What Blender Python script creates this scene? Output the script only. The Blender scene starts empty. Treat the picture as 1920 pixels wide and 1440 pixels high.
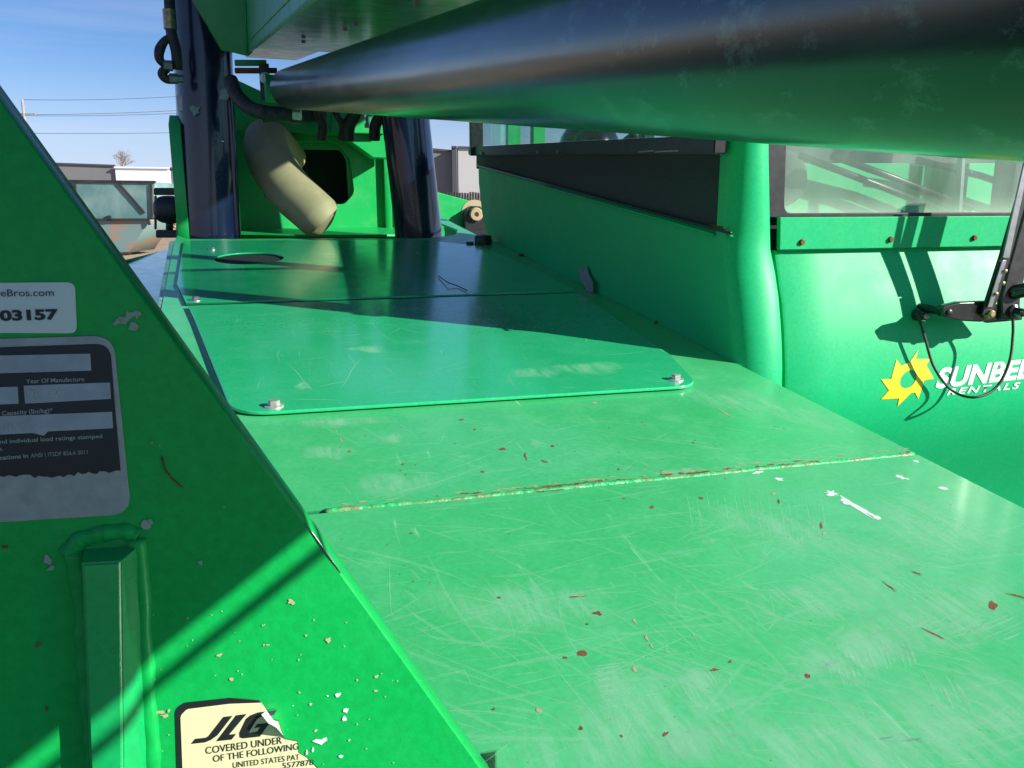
import bpy, bmesh, math, random
from mathutils import Vector as V, Matrix, noise
R = math.radians
random.seed(7)
sc = bpy.context.scene
COL = sc.collection

# ------------------------------------------------------------------ camera, sky, sun, exposure
F = 1566.0; PITCH = R(12.4); YAW = R(15.1); EYE = 1.9
cam_d = bpy.data.cameras.new("camera"); cam = bpy.data.objects.new("camera", cam_d); COL.objects.link(cam)
cam.location = (0, 0, EYE); cam.rotation_euler = (R(90) - PITCH, 0, 0)
cam_d.sensor_width = 36; cam_d.lens = 36 * F / 1920; cam_d.clip_start = 0.01; cam_d.clip_end = 3000
sc.camera = cam
SUN_EL = R(25)
sh = V((1.0, -0.73)).normalized()                     # towards the sun, in machine axes
cy, sy = math.cos(YAW), math.sin(YAW)
sw = V((cy * sh.x - sy * sh.y, sy * sh.x + cy * sh.y))
to_sun = V((sw.x * math.cos(SUN_EL), sw.y * math.cos(SUN_EL), math.sin(SUN_EL)))
sl = bpy.data.lights.new("sun", 'SUN'); sl.energy = 5.0; sl.angle = R(0.53); sl.color = (1.0, 0.95, 0.86)
so = bpy.data.objects.new("sun", sl); COL.objects.link(so); so.rotation_euler = to_sun.to_track_quat('Z', 'Y').to_euler()
wd = bpy.data.worlds.new("World"); sc.world = wd; wd.use_nodes = True
wn = wd.node_tree; wn.nodes.clear()
def wnode(t, **k):
    n = wn.nodes.new(t)
    for a, b in k.items(): setattr(n, a, b)
    return n
sky = wnode('ShaderNodeTexSky', sky_type='NISHITA', sun_disc=False)
sky.sun_elevation = SUN_EL; sky.sun_rotation = math.atan2(to_sun.x, to_sun.y)
sky.altitude = 300; sky.air_density = 1.0; sky.dust_density = 0.3; sky.ozone_density = 3.0
tc = wnode('ShaderNodeTexCoord'); mp = wnode('ShaderNodeMapping'); mp.inputs['Scale'].default_value = (1.2, 1.2, 16)
nz = wnode('ShaderNodeTexNoise'); nz.inputs['Scale'].default_value = 2.2; nz.inputs['Detail'].default_value = 6
rp = wnode('ShaderNodeValToRGB'); rp.color_ramp.elements[0].position = .48; rp.color_ramp.elements[1].position = .75
mu = wnode('ShaderNodeMath', operation='MULTIPLY'); mu.inputs[1].default_value = .16
mx = wnode('ShaderNodeMixRGB'); mx.inputs['Color2'].default_value = (9.5, 9.2, 11, 1)
bg = wnode('ShaderNodeBackground'); bg.inputs['Strength'].default_value = 0.052
wo = wnode('ShaderNodeOutputWorld')
L = wn.links.new
L(tc.outputs['Generated'], mp.inputs['Vector']); L(mp.outputs[0], nz.inputs['Vector']); L(nz.outputs['Fac'], rp.inputs[0])
L(rp.outputs['Color'], mu.inputs[0]); L(mu.outputs[0], mx.inputs['Fac']); tn = wnode('ShaderNodeMixRGB', blend_type='MULTIPLY'); tn.inputs['Fac'].default_value = 1; tn.inputs['Color2'].default_value = (.74, .98, 1.34, 1)
L(sky.outputs[0], tn.inputs['Color1']); L(tn.outputs[0], mx.inputs['Color1'])
sx = wnode('ShaderNodeSeparateXYZ'); hz = wnode('ShaderNodeValToRGB'); hz.color_ramp.elements[0].position = .0; hz.color_ramp.elements[1].position = .17
hz.color_ramp.elements[0].color = (.6, .6, .6, 1); hz.color_ramp.elements[1].color = (0, 0, 0, 1); hz.color_ramp.interpolation = 'EASE'
mh = wnode('ShaderNodeMixRGB'); mh.inputs['Color2'].default_value = (8.0, 8.6, 11.5, 1)
L(tc.outputs['Generated'], sx.inputs[0]); L(sx.outputs['Z'], hz.inputs[0]); L(hz.outputs[0], mh.inputs['Fac']); L(mx.outputs[0], mh.inputs['Color1'])
L(mh.outputs[0], bg.inputs['Color']); L(bg.outputs[0], wo.inputs['Surface'])
sc.view_settings.view_transform = 'Standard'; sc.view_settings.look = 'None'
sc.view_settings.exposure = 0.85; sc.view_settings.gamma = 1; sc.view_settings.use_curve_mapping = False

# ------------------------------------------------------------------ measuring rays (to place real planes)
def wray(px, py):
    x = (px - 960) / F; yu = (720 - py) / F
    return V((x, math.cos(PITCH) + yu * math.sin(PITCH), yu * math.cos(PITCH) - math.sin(PITCH)))
def mray(px, py):
    w = wray(px, py)
    return V((cy * w.x + sy * w.y, -sy * w.x + cy * w.y, w.z))
C0 = V((0, 0, EYE))
def hit(px, py, P, N):
    d = mray(px, py); k = (P - C0).dot(N) / d.dot(N)
    return C0 + d * k
def hL(px, py, l): return hit(px, py, V((0, l, 0)), V((0, 1, 0)))
def hT(px, py, t): return hit(px, py, V((t, 0, 0)), V((1, 0, 0)))
def hZ(px, py, z): return hit(px, py, V((0, 0, z)), V((0, 0, 1)))
def W(px, py, y):
    d = wray(px, py); return C0 + d * (y / d.y)
DS = R(4.3); DN = V((0, -math.sin(DS), math.cos(DS))); DP = C0 - DN * .42
def hD(px, py, up=0.0): return hit(px, py, DP + DN * up, DN)
def DK(t, l, up=0.0):
    return V((t, l, DP.z + (l - DP.y) * math.tan(DS))) + DN * up

# ------------------------------------------------------------------ materials
def newmat(name):
    m = bpy.data.materials.new(name); m.use_nodes = True
    nt = m.node_tree; b = nt.nodes['Principled BSDF']
    return m, nt, b
def N(nt, t, **k):
    n = nt.nodes.new(t)
    for a, v in k.items():
        if a.startswith('i_'): n.inputs[a[2:].replace('_', ' ')].default_value = v
        else: setattr(n, a, v)
    return n
def ramp(nt, src, a, b, ca=(0, 0, 0, 1), cb=(1, 1, 1, 1)):
    r = nt.nodes.new('ShaderNodeValToRGB'); e = r.color_ramp.elements
    e[0].position = a; e[1].position = b; e[0].color = ca; e[1].color = cb
    nt.links.new(src, r.inputs[0]); return r.outputs[0]
def mix(nt, fac, c1, c2, mode='MIX'):
    n = nt.nodes.new('ShaderNodeMixRGB'); n.blend_type = mode
    for s, v in (('Fac', fac), ('Color1', c1), ('Color2', c2)):
        if hasattr(v, 'is_linked') or isinstance(v, bpy.types.NodeSocket): nt.links.new(v, n.inputs[s])
        else: n.inputs[s].default_value = v if s == 'Fac' else (*v[:3], 1)
    return n.outputs[0]
def math_n(nt, op, a, b):
    n = nt.nodes.new('ShaderNodeMath'); n.operation = op
    for i, v in enumerate((a, b)):
        if isinstance(v, bpy.types.NodeSocket): nt.links.new(v, n.inputs[i])
        else: n.inputs[i].default_value = v
    return n.outputs[0]
def tex(nt, scale, detail=4, sc3=(1, 1, 1), rot=(0, 0, 0), rough=.55, loc=(0, 0, 0), dist=0):
    c = nt.nodes.get('TC') or N(nt, 'ShaderNodeTexCoord'); c.name = 'TC'
    m = N(nt, 'ShaderNodeMapping'); m.inputs['Scale'].default_value = sc3; m.inputs['Rotation'].default_value = rot; m.inputs['Location'].default_value = loc
    t = N(nt, 'ShaderNodeTexNoise'); t.inputs['Scale'].default_value = scale; t.inputs['Detail'].default_value = detail
    t.inputs['Roughness'].default_value = rough; t.inputs['Distortion'].default_value = dist
    nt.links.new(c.outputs['Object'], m.inputs[0]); nt.links.new(m.outputs[0], t.inputs['Vector'])
    return t.outputs['Fac']
def paint(name, base, rough=.28, fade=(.1, .45, .25), fade_amt=.25, dust=(.45, .5, .36), dust_amt=.12, scratch=.0, specks=.0,
          orange=.0, coat=.3, rmul=.25, spec=.5):
    m, nt, b = newmat(name)
    big = tex(nt, 3.2, 5); mid = tex(nt, 17, 6)
    c = mix(nt, math_n(nt, 'MULTIPLY', ramp(nt, big, .4, .68), fade_amt), base, fade)
    c = mix(nt, math_n(nt, 'MULTIPLY', ramp(nt, mid, .5, .8), dust_amt), c, dust)
    fine = tex(nt, 160, 4)
    c = mix(nt, .10, c, ramp(nt, fine, .35, .65, (.0, .0, .0, 1), (1, 1, 1, 1)), 'SOFT_LIGHT')
    r = math_n(nt, 'ADD', rough, math_n(nt, 'MULTIPLY', ramp(nt, mid, .35, .8), rmul))
    if scratch > 0:
        for (rz, s, lo) in ((.25, 70, .66), (-.5, 95, .68), (1.15, 80, .69)):
            a = tex(nt, s, 3, (1, .035, 1), (0, 0, R(90) + rz), .6, (rz * 9, 0, 0), .4)
            msk = ramp(nt, tex(nt, 5, 2, loc=(rz * 30, 3, 1)), .47, .6)
            f = math_n(nt, 'MULTIPLY', math_n(nt, 'MULTIPLY', ramp(nt, a, lo, lo + .06), msk), scratch)
            c = mix(nt, f, c, (.28, .62, .38)); r = math_n(nt, 'ADD', r, math_n(nt, 'MULTIPLY', f, .3))
    if specks > 0:
        s1 = tex(nt, 42, 5, rough=.7, loc=(4, 7, 2)); f = math_n(nt, 'MULTIPLY', ramp(nt, s1, .725, .745), specks)
        c = mix(nt, f, c, (.42, .38, .3)); r = math_n(nt, 'ADD', r, math_n(nt, 'MULTIPLY', f, .4))
    nt.links.new(c, b.inputs['Base Color']); nt.links.new(r, b.inputs['Roughness'])
    b.inputs['Coat Weight'].default_value = coat; b.inputs['Coat Roughness'].default_value = .12; b.inputs['Specular IOR Level'].default_value = spec
    if orange > 0:
        bp = N(nt, 'ShaderNodeBump'); bp.inputs['Strength'].default_value = orange; bp.inputs['Distance'].default_value = .002
        nt.links.new(tex(nt, 220, 2), bp.inputs['Height']); nt.links.new(bp.outputs[0], b.inputs['Normal'])
    return m
def simple(name, col, rough=.5, metal=0, var=.25, scale=30, col2=None, bump=0, coat=0, thr=(.4, .7)):
    m, nt, b = newmat(name)
    f = ramp(nt, tex(nt, scale, 6), *thr)
    c2 = col2 or tuple(x * (1 - var) for x in col)
    nt.links.new(mix(nt, f, col, c2), b.inputs['Base Color'])
    b.inputs['Roughness'].default_value = rough; b.inputs['Metallic'].default_value = metal; b.inputs['Coat Weight'].default_value = coat
    if bump:
        bp = N(nt, 'ShaderNodeBump'); bp.inputs['Strength'].default_value = bump; bp.inputs['Distance'].default_value = .01
        nt.links.new(tex(nt, scale * 2, 5), bp.inputs['Height']); nt.links.new(bp.outputs[0], b.inputs['Normal'])
    return m
def film(name, col, alpha, rough=.6, breakup=None):
    m, nt, b = newmat(name)
    b.inputs['Base Color'].default_value = (*col, 1); b.inputs['Roughness'].default_value = rough
    if breakup:
        nt.links.new(math_n(nt, 'MULTIPLY', ramp(nt, tex(nt, breakup, 6, rough=.7), .38, .6), alpha), b.inputs['Alpha'])
    else: b.inputs['Alpha'].default_value = alpha
    return m
M = {}
M['deck'] = paint('deck_paint', (.045, .45, .145), .30, (.085, .49, .22), .55, (.18, .54, .30), .25, scratch=.5, specks=.0, coat=.25)
M['panel'] = paint('panel_paint', (.02, .47, .18), .14, (.035, .50, .22), .5, (.13, .5, .3), .22, scratch=.25, coat=.5, rmul=.14)
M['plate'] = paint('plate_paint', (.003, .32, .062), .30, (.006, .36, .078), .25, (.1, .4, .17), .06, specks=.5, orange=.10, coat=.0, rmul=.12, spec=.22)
M['cab'] = paint('cab_paint', (.005, .41, .15), .42, (.010, .45, .18), .4, (.2, .5, .3), .05, coat=.0, rmul=.1, spec=.25)
M['frame'] = paint('frame_paint', (.006, .40, .09), .34, (.02, .40, .11), .4, (.2, .4, .2), .1, coat=.15, specks=.5)
M['boom'] = paint('boom_paint', (.006, .28, .075), .3, (.02, .30, .09), .4, (.12, .3, .16), .12, coat=.2)
M['edge'] = simple('worn_edge', (.10, .34, .20), .35, .2, scale=60, col2=(.42, .5, .48), thr=(.5, .62))
M['weld'] = simple('weld_paint', (.03, .42, .13), .4, scale=38, col2=(.17, .25, .11), bump=.5, thr=(.46, .62))
M['weld_g'] = simple('weld_paint_green', (.01, .36, .10), .35, scale=70, col2=(.05, .36, .14), bump=.6, coat=.2)  # plain green paint for the boom weld
M['rust'] = simple('rust', (.15, .045, .02), .85, scale=260, col2=(.24, .10, .04), bump=.4)
M['tan'] = film('bare_primer', (.44, .37, .22), .9)
M['white_smear'] = film('white_paint_smear', (.72, .74, .74), .9, .5)
def softfilm(name, col, alpha, sc_):
    m, nt, b = newmat(name); b.inputs['Base Color'].default_value = (*col, 1); b.inputs['Roughness'].default_value = .55
    at = N(nt, 'ShaderNodeAttribute', attribute_name='fade')
    n1 = ramp(nt, tex(nt, sc_, 7, (1, .16, 1), (0, 0, R(65)), .75), .36, .66)
    nt.links.new(math_n(nt, 'MULTIPLY', math_n(nt, 'MULTIPLY', at.outputs['Fac'], n1), alpha), b.inputs['Alpha']); return m
M['pale'] = softfilm('pale_scuff', (.33, .73, .47), .55, 60)
M['scr'] = film('scratch_pale', (.38, .74, .50), .34, .5)
M['scr2'] = film('scratch_faint', (.44, .78, .56), .12, .5)
M['scr3'] = film('scratch_comb', (.38, .74, .50), .40, .5, 90)
M['grey_chip'] = film('grey_chip', (.30, .32, .32), .9, .6)
M['black'] = simple('black_plastic', (.012, .013, .014), .38, scale=60, col2=(.03, .03, .03))
M['blackg'] = simple('black_gloss', (.012, .013, .015), .18, scale=40, col2=(.02, .022, .024), coat=.4)
M['rubber'] = simple('rubber_hose', (.018, .017, .016), .6, scale=80, col2=(.05, .045, .04))
M['zinc'] = simple('zinc_bolt', (.6, .6, .58), .35, .55, scale=90, col2=(.4, .38, .34))
M['steel'] = simple('grey_steel', (.32, .33, .34), .35, .8, scale=50)
M['brass'] = simple('brass_fitting', (.42, .32, .16), .4, .7, scale=60, col2=(.2, .16, .1))
M['navy'] = simple('navy_cylinder_paint', (.004, .009, .036), .26, scale=8, col2=(.006, .013, .05), coat=.5)
M['darkmat'] = simple('dark_void', (.01, .012, .012), .9)  # near-black standing in for shade in hole, gap and opening; also cab floor
M['mesh'] = simple('dark_infill_panel', (.030, .029, .028), .7, scale=120, col2=(.045, .042, .040))
M['tanpipe'] = simple('tan_pipe_cover', (.42, .32, .18), .62, scale=14, col2=(.35, .26, .15), bump=.04)
M['label_w'] = simple('white_label', (.62, .64, .70), .45, scale=20, col2=(.56, .58, .64))
M['label_cream'] = simple('cream_label', (.60, .58, .34), .45, scale=14, col2=(.53, .52, .31))
M['alu'] = simple('aluminium_plate', (.33, .35, .38), .42, .35, scale=120, col2=(.26, .28, .30), thr=(.35, .7))
M['alu2'] = simple('aluminium_field', (.32, .35, .43), .45, .25, scale=90, col2=(.27, .29, .36))
M['ink'] = simple('black_ink', (.008, .009, .012), .45, scale=50, col2=(.012, .013, .018))
M['inkblue'] = simple('dark_blue_ink', (.012, .014, .035), .5)
M['inkgrey'] = film('grey_ink', (.30, .31, .33), 1)
M['stamp'] = film('stamped_digits', (.46, .48, .50), .65, .4, 120)
M['yellow'] = simple('yellow_decal', (.85, .60, .02), .35, coat=.2, var=.05)
M['white'] = simple('white_decal', (.80, .83, .80), .35, coat=.2, var=.05)
M['dent'] = simple('grey_tape', (.42, .42, .46), .6, scale=60, col2=(.55, .55, .6))
# glass
def glassmat(name, dust, dcol, gl=.12, tint=(.75, .92, .85), zb=None):
    m = bpy.data.materials.new(name); m.use_nodes = True; nt = m.node_tree; nt.nodes.clear()
    o = N(nt, 'ShaderNodeOutputMaterial'); t = N(nt, 'ShaderNodeBsdfTransparent'); t.inputs[0].default_value = (*tint, 1)
    g = N(nt, 'ShaderNodeBsdfGlossy'); g.inputs['Roughness'].default_value = .03
    d = N(nt, 'ShaderNodeBsdfDiffuse'); d.inputs[0].default_value = (*dcol, 1)
    lw = N(nt, 'ShaderNodeLayerWeight'); lw.inputs[0].default_value = .5
    frs = math_n(nt, 'ADD', math_n(nt, 'MULTIPLY', math_n(nt, 'POWER', lw.outputs['Facing'], 5.0), .9), .04)
    m1 = N(nt, 'ShaderNodeMixShader'); m2 = N(nt, 'ShaderNodeMixShader')
    f = math_n(nt, 'ADD', dust * .6, math_n(nt, 'MULTIPLY', ramp(nt, tex(nt, 5, 6, (1, 1, .5)), .35, .7), dust))
    if zb:
        sp = N(nt, 'ShaderNodeSeparateXYZ'); nt.links.new(nt.nodes['TC'].outputs['Object'], sp.inputs[0])
        g2 = ramp(nt, math_n(nt, 'SUBTRACT', sp.outputs['Z'], zb - .005), .0, .06, (1, 1, 1, 1), (0, 0, 0, 1))
        f = math_n(nt, 'ADD', f, math_n(nt, 'MULTIPLY', math_n(nt, 'MULTIPLY', g2, g2), .3))
    nt.links.new(frs, m1.inputs[0]); nt.links.new(t.outputs[0], m1.inputs[1]); nt.links.new(g.outputs[0], m1.inputs[2])
    nt.links.new(f, m2.inputs[0]); nt.links.new(m1.outputs[0], m2.inputs[1]); nt.links.new(d.outputs[0], m2.inputs[2])
    nt.links.new(m2.outputs[0], o.inputs[0]); return m
M['glass'] = glassmat('dusty_glass', .11, (.60, .82, .66), tint=(.93, .99, .96), zb=hL(1650, 405, 1.50).z)
M['glass2'] = glassmat('side_glass', .07, (.45, .6, .55), tint=(.8, .93, .9))
# big dark hydraulic tube
def tubemat():
    m, nt, b = newmat('dark_tube_paint')
    streak = tex(nt, 30, 5, (1, .25, 1), (0, 0, .2)); c = mix(nt, ramp(nt, streak, .45, .75), (.020, .028, .024), (.042, .062, .048))
    chips = tex(nt, 34, 6, (1, .6, 1), rough=.72, loc=(3, 1, 0)); near = N(nt, 'ShaderNodeSeparateXYZ'); nt.links.new(nt.nodes['TC'].outputs['Object'], near.inputs[0])
    nf = ramp(nt, math_n(nt, 'MULTIPLY', near.outputs['Y'], .5), .22, .6, (1, 1, 1, 1), (0, 0, 0, 1))
    f = math_n(nt, 'MULTIPLY', math_n(nt, 'MULTIPLY', ramp(nt, chips, .53, .62), nf), .30)
    c = mix(nt, f, c, (.25, .34, .27))
    nt.links.new(c, b.inputs['Base Color'])
    nt.links.new(math_n(nt, 'ADD', .2, math_n(nt, 'MULTIPLY', ramp(nt, streak, .4, .8), .08)), b.inputs['Roughness'])
    b.inputs['Coat Weight'].default_value = .15; b.inputs['Coat Roughness'].default_value = .25
    b.inputs['Specular IOR Level'].default_value = .75
    return m
M['tube'] = tubemat()

# ------------------------------------------------------------------ mesh helpers
def link(name, me, mat, parent=None, **tags):
    o = bpy.data.objects.new(name, me); COL.objects.link(o)
    if mat is not None and not me.materials: me.materials.append(mat)
    if parent is not None: o.parent = parent
    for k, v in tags.items(): o[k] = v
    return o
def bm_obj(name, bm, mat, parent=None, smooth=False, **tags):
    bmesh.ops.recalc_face_normals(bm, faces=bm.faces[:])
    me = bpy.data.meshes.new(name); bm.to_mesh(me); bm.free()
    if smooth: me.shade_smooth()
    return link(name, me, mat, parent, **tags)
def rounded(pts, radii, n=6):
    out = []; m = len(pts)
    for i, p in enumerate(pts):
        r = radii[i] if isinstance(radii, (list, tuple)) else radii
        p = V(p); a = V(pts[i - 1]); b = V(pts[(i + 1) % m])
        if r <= 0: out.append(p); continue
        da = (a - p); db = (b - p); ang = da.angle(db); d = min(r / math.tan(ang / 2), .48 * da.length, .48 * db.length)
        s = p + da.normalized() * d; e = p + db.normalized() * d
        for k in range(n + 1):
            u = k / n; out.append(s * (1 - u) ** 2 + p * 2 * u * (1 - u) + e * u * u)
    return out
def curve_mesh(loops, thick, bev):
    cu = bpy.data.curves.new('tmp', 'CURVE'); cu.dimensions = '2D'; cu.fill_mode = 'BOTH'
    cu.extrude = max(thick / 2 - bev, 0); cu.bevel_depth = bev; cu.bevel_resolution = 1; cu.offset = -bev
    for lp in loops:
        s = cu.splines.new('POLY'); s.points.add(len(lp) - 1); s.use_cyclic_u = True
        for q, pt in zip(s.points, lp): q.co = (pt[0], pt[1], 0, 1)
    ob = bpy.data.objects.new('tmp', cu); COL.objects.link(ob)
    dg = bpy.context.evaluated_depsgraph_get(); me = bpy.data.meshes.new_from_object(ob.evaluated_get(dg))
    bpy.data.objects.remove(ob); bpy.data.curves.remove(cu)
    return me
def frame(O, U, Nn):
    Nn = Nn.normalized(); U = (U - Nn * U.dot(Nn)).normalized(); Vv = Nn.cross(U)
    return Matrix(((U.x, Vv.x, Nn.x, O.x), (U.y, Vv.y, Nn.y, O.y), (U.z, Vv.z, Nn.z, O.z), (0, 0, 0, 1)))
def plate(name, pts, U, Nn, thick, mat, parent=None, radii=0, holes=(), bev=.0015, n=6, front=True, **tags):
    """flat plate: 3-D outline, its visible face on the outline's plane, body behind it (opposite Nn)"""
    O = pts[0]; fr = frame(O, U, Nn); inv = fr.inverted()
    def two(ps): return [(inv @ p).to_2d() for p in ps]
    loops = [rounded(two(pts), radii, n)]
    for h, r in holes: loops.append(rounded(two(h), r, n))
    me = curve_mesh(loops, thick, min(bev, thick * .45))
    sh = Matrix.Translation((0, 0, -thick / 2)) if front else Matrix.Translation((0, 0, thick / 2))
    me.transform(fr @ sh)
    return link(name, me, mat, parent, **tags)
def circ(c, u, v, r, n=24, ry=None):
    ry = ry or r
    return [c + u * (r * math.cos(2 * math.pi * k / n)) + v * (ry * math.sin(2 * math.pi * k / n)) for k in range(n)]
def tube(name, pts, rad, mat, parent=None, seg=12, cap=True, wob=0, smooth=True, sub=0, **tags):
    pts = [V(p) for p in pts]
    if sub:   # Catmull-Rom
        P = [pts[0] * 2 - pts[1]] + pts + [pts[-1] * 2 - pts[-2]]; q = []; rr = []
        R0 = rad if isinstance(rad, (list, tuple)) else [rad] * len(pts)
        for i in range(1, len(P) - 2):
            for k in range(sub):
                t = k / sub; a, b, c, d = P[i - 1:i + 3]
                q.append(.5 * ((2 * b) + (c - a) * t + (2 * a - 5 * b + 4 * c - d) * t * t + (3 * b - a - 3 * c + d) * t ** 3))
                rr.append(R0[i - 1] * (1 - t) + R0[i] * t)
        q.append(pts[-1]); rr.append(R0[-1]); pts = q; rad = rr
    rads = rad if isinstance(rad, (list, tuple)) else [rad] * len(pts)
    bm = bmesh.new(); rings = []
    d = (pts[1] - pts[0]).normalized(); x = d.orthogonal().normalized()
    for i, p in enumerate(pts):
        if 0 < i < len(pts) - 1: d = (pts[i + 1] - pts[i - 1]).normalized()
        elif i == len(pts) - 1: d = (pts[i] - pts[i - 1]).normalized()
        x = (x - d * x.dot(d)).normalized(); y = d.cross(x); ring = []
        for k in range(seg):
            a = 2 * math.pi * k / seg; r = rads[i]
            if wob: r *= 1 + wob * noise.noise(p * 90 + V((k * .7, 0, 0)))
            ring.append(bm.verts.new(p + x * (r * math.cos(a)) + y * (r * math.sin(a))))
        rings.append(ring)
    for a, b in zip(rings, rings[1:]):
        for k in range(seg): bm.faces.new((a[k], a[(k + 1) % seg], b[(k + 1) % seg], b[k]))
    if cap: bm.faces.new(rings[0]); bm.faces.new(rings[-1])
    return bm_obj(name, bm, mat, parent, smooth, **tags)
def lathe(name, O, axis, prof, mat, parent=None, seg=24, smooth=True, **tags):
    """prof: (distance along axis, radius)"""
    axis = axis.normalized(); x = axis.orthogonal().normalized(); y = axis.cross(x)
    bm = bmesh.new(); rings = []
    for h, r in prof:
        rings.append([bm.verts.new(O + axis * h + x * (max(r, 1e-5) * math.cos(2 * math.pi * k / seg)) + y * (max(r, 1e-5) * math.sin(2 * math.pi * k / seg))) for k in range(seg)])
    for a, b in zip(rings, rings[1:]):
        for k in range(seg): bm.faces.new((a[k], a[(k + 1) % seg], b[(k + 1) % seg], b[k]))
    bm.faces.new(rings[0]); bm.faces.new(rings[-1])
    o = bm_obj(name, bm, mat, parent, smooth, **tags)
    if smooth: o.data.set_sharp_from_angle(angle=R(38))
    return o
def box(name, P, ex, ey, ez, mat, parent=None, bev=.002, **tags):
    """box from corner P along three edge vectors"""
    bm = bmesh.new(); vs = [bm.verts.new(P + ex * a + ey * b + ez * c) for c in (0, 1) for b in (0, 1) for a in (0, 1)]
    for f in ((0, 1, 3, 2), (4, 6, 7, 5), (0, 4, 5, 1), (2, 3, 7, 6), (0, 2, 6, 4), (1, 5, 7, 3)): bm.faces.new([vs[i] for i in f])
    if bev: bmesh.ops.bevel(bm, geom=bm.edges[:], offset=bev, segments=2, affect='EDGES', clamp_overlap=True)
    return bm_obj(name, bm, mat, parent, **tags)
def hexbolt(name, O, nrm, r, mat, parent=None, washer=True, flange_mat=None, **tags):
    nrm = nrm.normalized(); x = nrm.orthogonal().normalized(); y = nrm.cross(x); a0 = random.random()
    bm = bmesh.new(); layers = []
    prof = ([(0, 1.75, 24), (.22, 1.7, 24), (.3, 1.2, 24)] if washer else [(0, 1.25, 24), (.12, 1.2, 24)])
    for h, rr, _ in prof: layers.append([bm.verts.new(O + nrm * (h * r) + x * (rr * r * math.cos(math.pi * k / 12)) + y * (rr * r * math.sin(math.pi * k / 12))) for k in range(24)])
    h0 = prof[-1][0]
    for h, s in ((h0 + .02, 1), (h0 + .75, 1), (h0 + .9, .86)):
        ring = []
        for k in range(24):
            a = math.pi * k / 12; hexr = math.cos(math.pi / 6) / math.cos(((a + math.pi / 6) % (math.pi / 3)) - math.pi / 6) * 1.08
            ring.append(bm.verts.new(O + nrm * (h * r) + x * (hexr * s * r * math.cos(a + a0)) + y * (hexr * s * r * math.sin(a + a0))))
        layers.append(ring)
    for a, b in zip(layers, layers[1:]):
        for k in range(24): bm.faces.new((a[k], a[(k + 1) % 24], b[(k + 1) % 24], b[k]))
    bm.faces.new(layers[0]); bm.faces.new(layers[-1])
    return bm_obj(name, bm, mat, parent, **tags)
def text_mesh(body, bold=0, shear=0, space=1.0):
    cu = bpy.data.curves.new('tmp', 'FONT'); cu.body = body; cu.size = 1; cu.shear = shear; cu.offset = bold; cu.resolution_u = 4; cu.space_character = space
    cu.fill_mode = 'FRONT'
    ob = bpy.data.objects.new('tmp', cu); COL.objects.link(ob)
    dg = bpy.context.evaluated_depsgraph_get(); me = bpy.data.meshes.new_from_object(ob.evaluated_get(dg))
    bpy.data.objects.remove(ob); bpy.data.curves.remove(cu)
    return me
def text_fit(name, body, A, B, height, Nn, mat, parent, bold=0, shear=0, space=1.0, capfrac=.73, up=.0, bendfn=None):
    """lettering printed between baseline points A and B, cap height given"""
    me = text_mesh(body, bold, shear, space)
    xs = [v.co.x for v in me.vertices]; x0, x1 = min(xs), max(xs)
    U = (B - A); ln = U.length; U = U.normalized(); Vv = Nn.cross(U).normalized()
    for v in me.vertices:
        u = (v.co.x - x0) / (x1 - x0) * ln; w = v.co.y / capfrac * height
        v.co = A + U * u + Vv * w + Nn * up
    if bendfn:
        for v in me.vertices: v.co = bendfn(v.co)
    return link(name, me, mat, parent)

# ================================================================== the machine
tele = bpy.data.objects.new('telehandler', None); COL.objects.link(tele); tele.rotation_euler = (0, 0, YAW)
tele['label'] = 'green telehandler seen along its scratched hood deck beside the cab, boom cylinder overhead'
tele['category'] = 'telehandler'
T = tele
X = V((1, 0, 0)); Y = V((0, 1, 0)); Z = V((0, 0, 1))
TE = .848                                      # right edge of the deck

# ---- deck
wl = hD(560, 963); wr = hD(1718, 850)
def onweld(t): return wl.y + (wr.y - wl.y) * (t - wl.x) / (wr.x - wl.x)
near = [DK(-.30, .51), DK(.125, .51), DK(.116, .475), DK(.112, .445), DK(.112, -.45), DK(TE, -.45), DK(TE, onweld(TE) - .004), DK(-.30, onweld(-.30) - .004)]
plate('deck_plate', near, X, DN, .010, M['deck'], T, label='near deck sheet with the worst scratches and rust spots')
lf = hD(335, 450)
mid = [DK(-.30, onweld(-.30) + .004), DK(TE, onweld(TE) + .004), DK(.846, 1.446), DK(.846, 2.6), DK(.844, 3.36), hD(905, 446), hD(838, 412), hD(822, 400),
       hD(812, 402), hD(828, 419), hD(858, 431), hD(854, 440), hD(800, 447), hD(560, 447), hD(440, 448), hD(350, 448), hD(333, 441), hD(327, 452), hD(300, 590), DK(-.30, 1.5)]
plate('deck_plate', mid, X, DN, .010, M['deck'], T, radii=[0] * 9 + [.02, .03, .03] + [0] * 8, bev=.001, label='rear deck sheet under the bolted access panels')
# skirt and rails under the deck
box('frame_rail', DK(TE - .012, -.45, -.011), X * .010, (DK(0, 1.2) - DK(0, -.45)), -DN * .30, M['frame'], T)
box('frame_rail', DK(-.32, .56, -.011), X * .010, (DK(0, 2.1) - DK(0, .56)), -DN * .30, M['frame'], T)
# worn left edge strip (top of the left frame plate)
ls = [DK(-.305, 1.0, -.002), hD(300, 590, -.002), hD(330, 452, -.002), hD(318, 452, -.002), hD(291, 590, -.002), DK(-.33, 1.0, -.002)]
plate('frame_edge', ls, X, DN, .25, M['edge'], T)
# weld bead between the sheets
pts = []; random.seed(3)
for k in range(110):
    u = k / 109; t = wl.x + .03 + (TE - .004 - wl.x - .03) * u
    pts.append(DK(t, onweld(t) + .003 * noise.noise(V((t * 9, 0, 0))), -.0020))
tube('weld_bead', pts, [.0040 * (1 + .3 * noise.noise(V((k * .22, 1, 0)))) for k in range(110)], M['weld'], T, seg=10, wob=.12)

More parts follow.
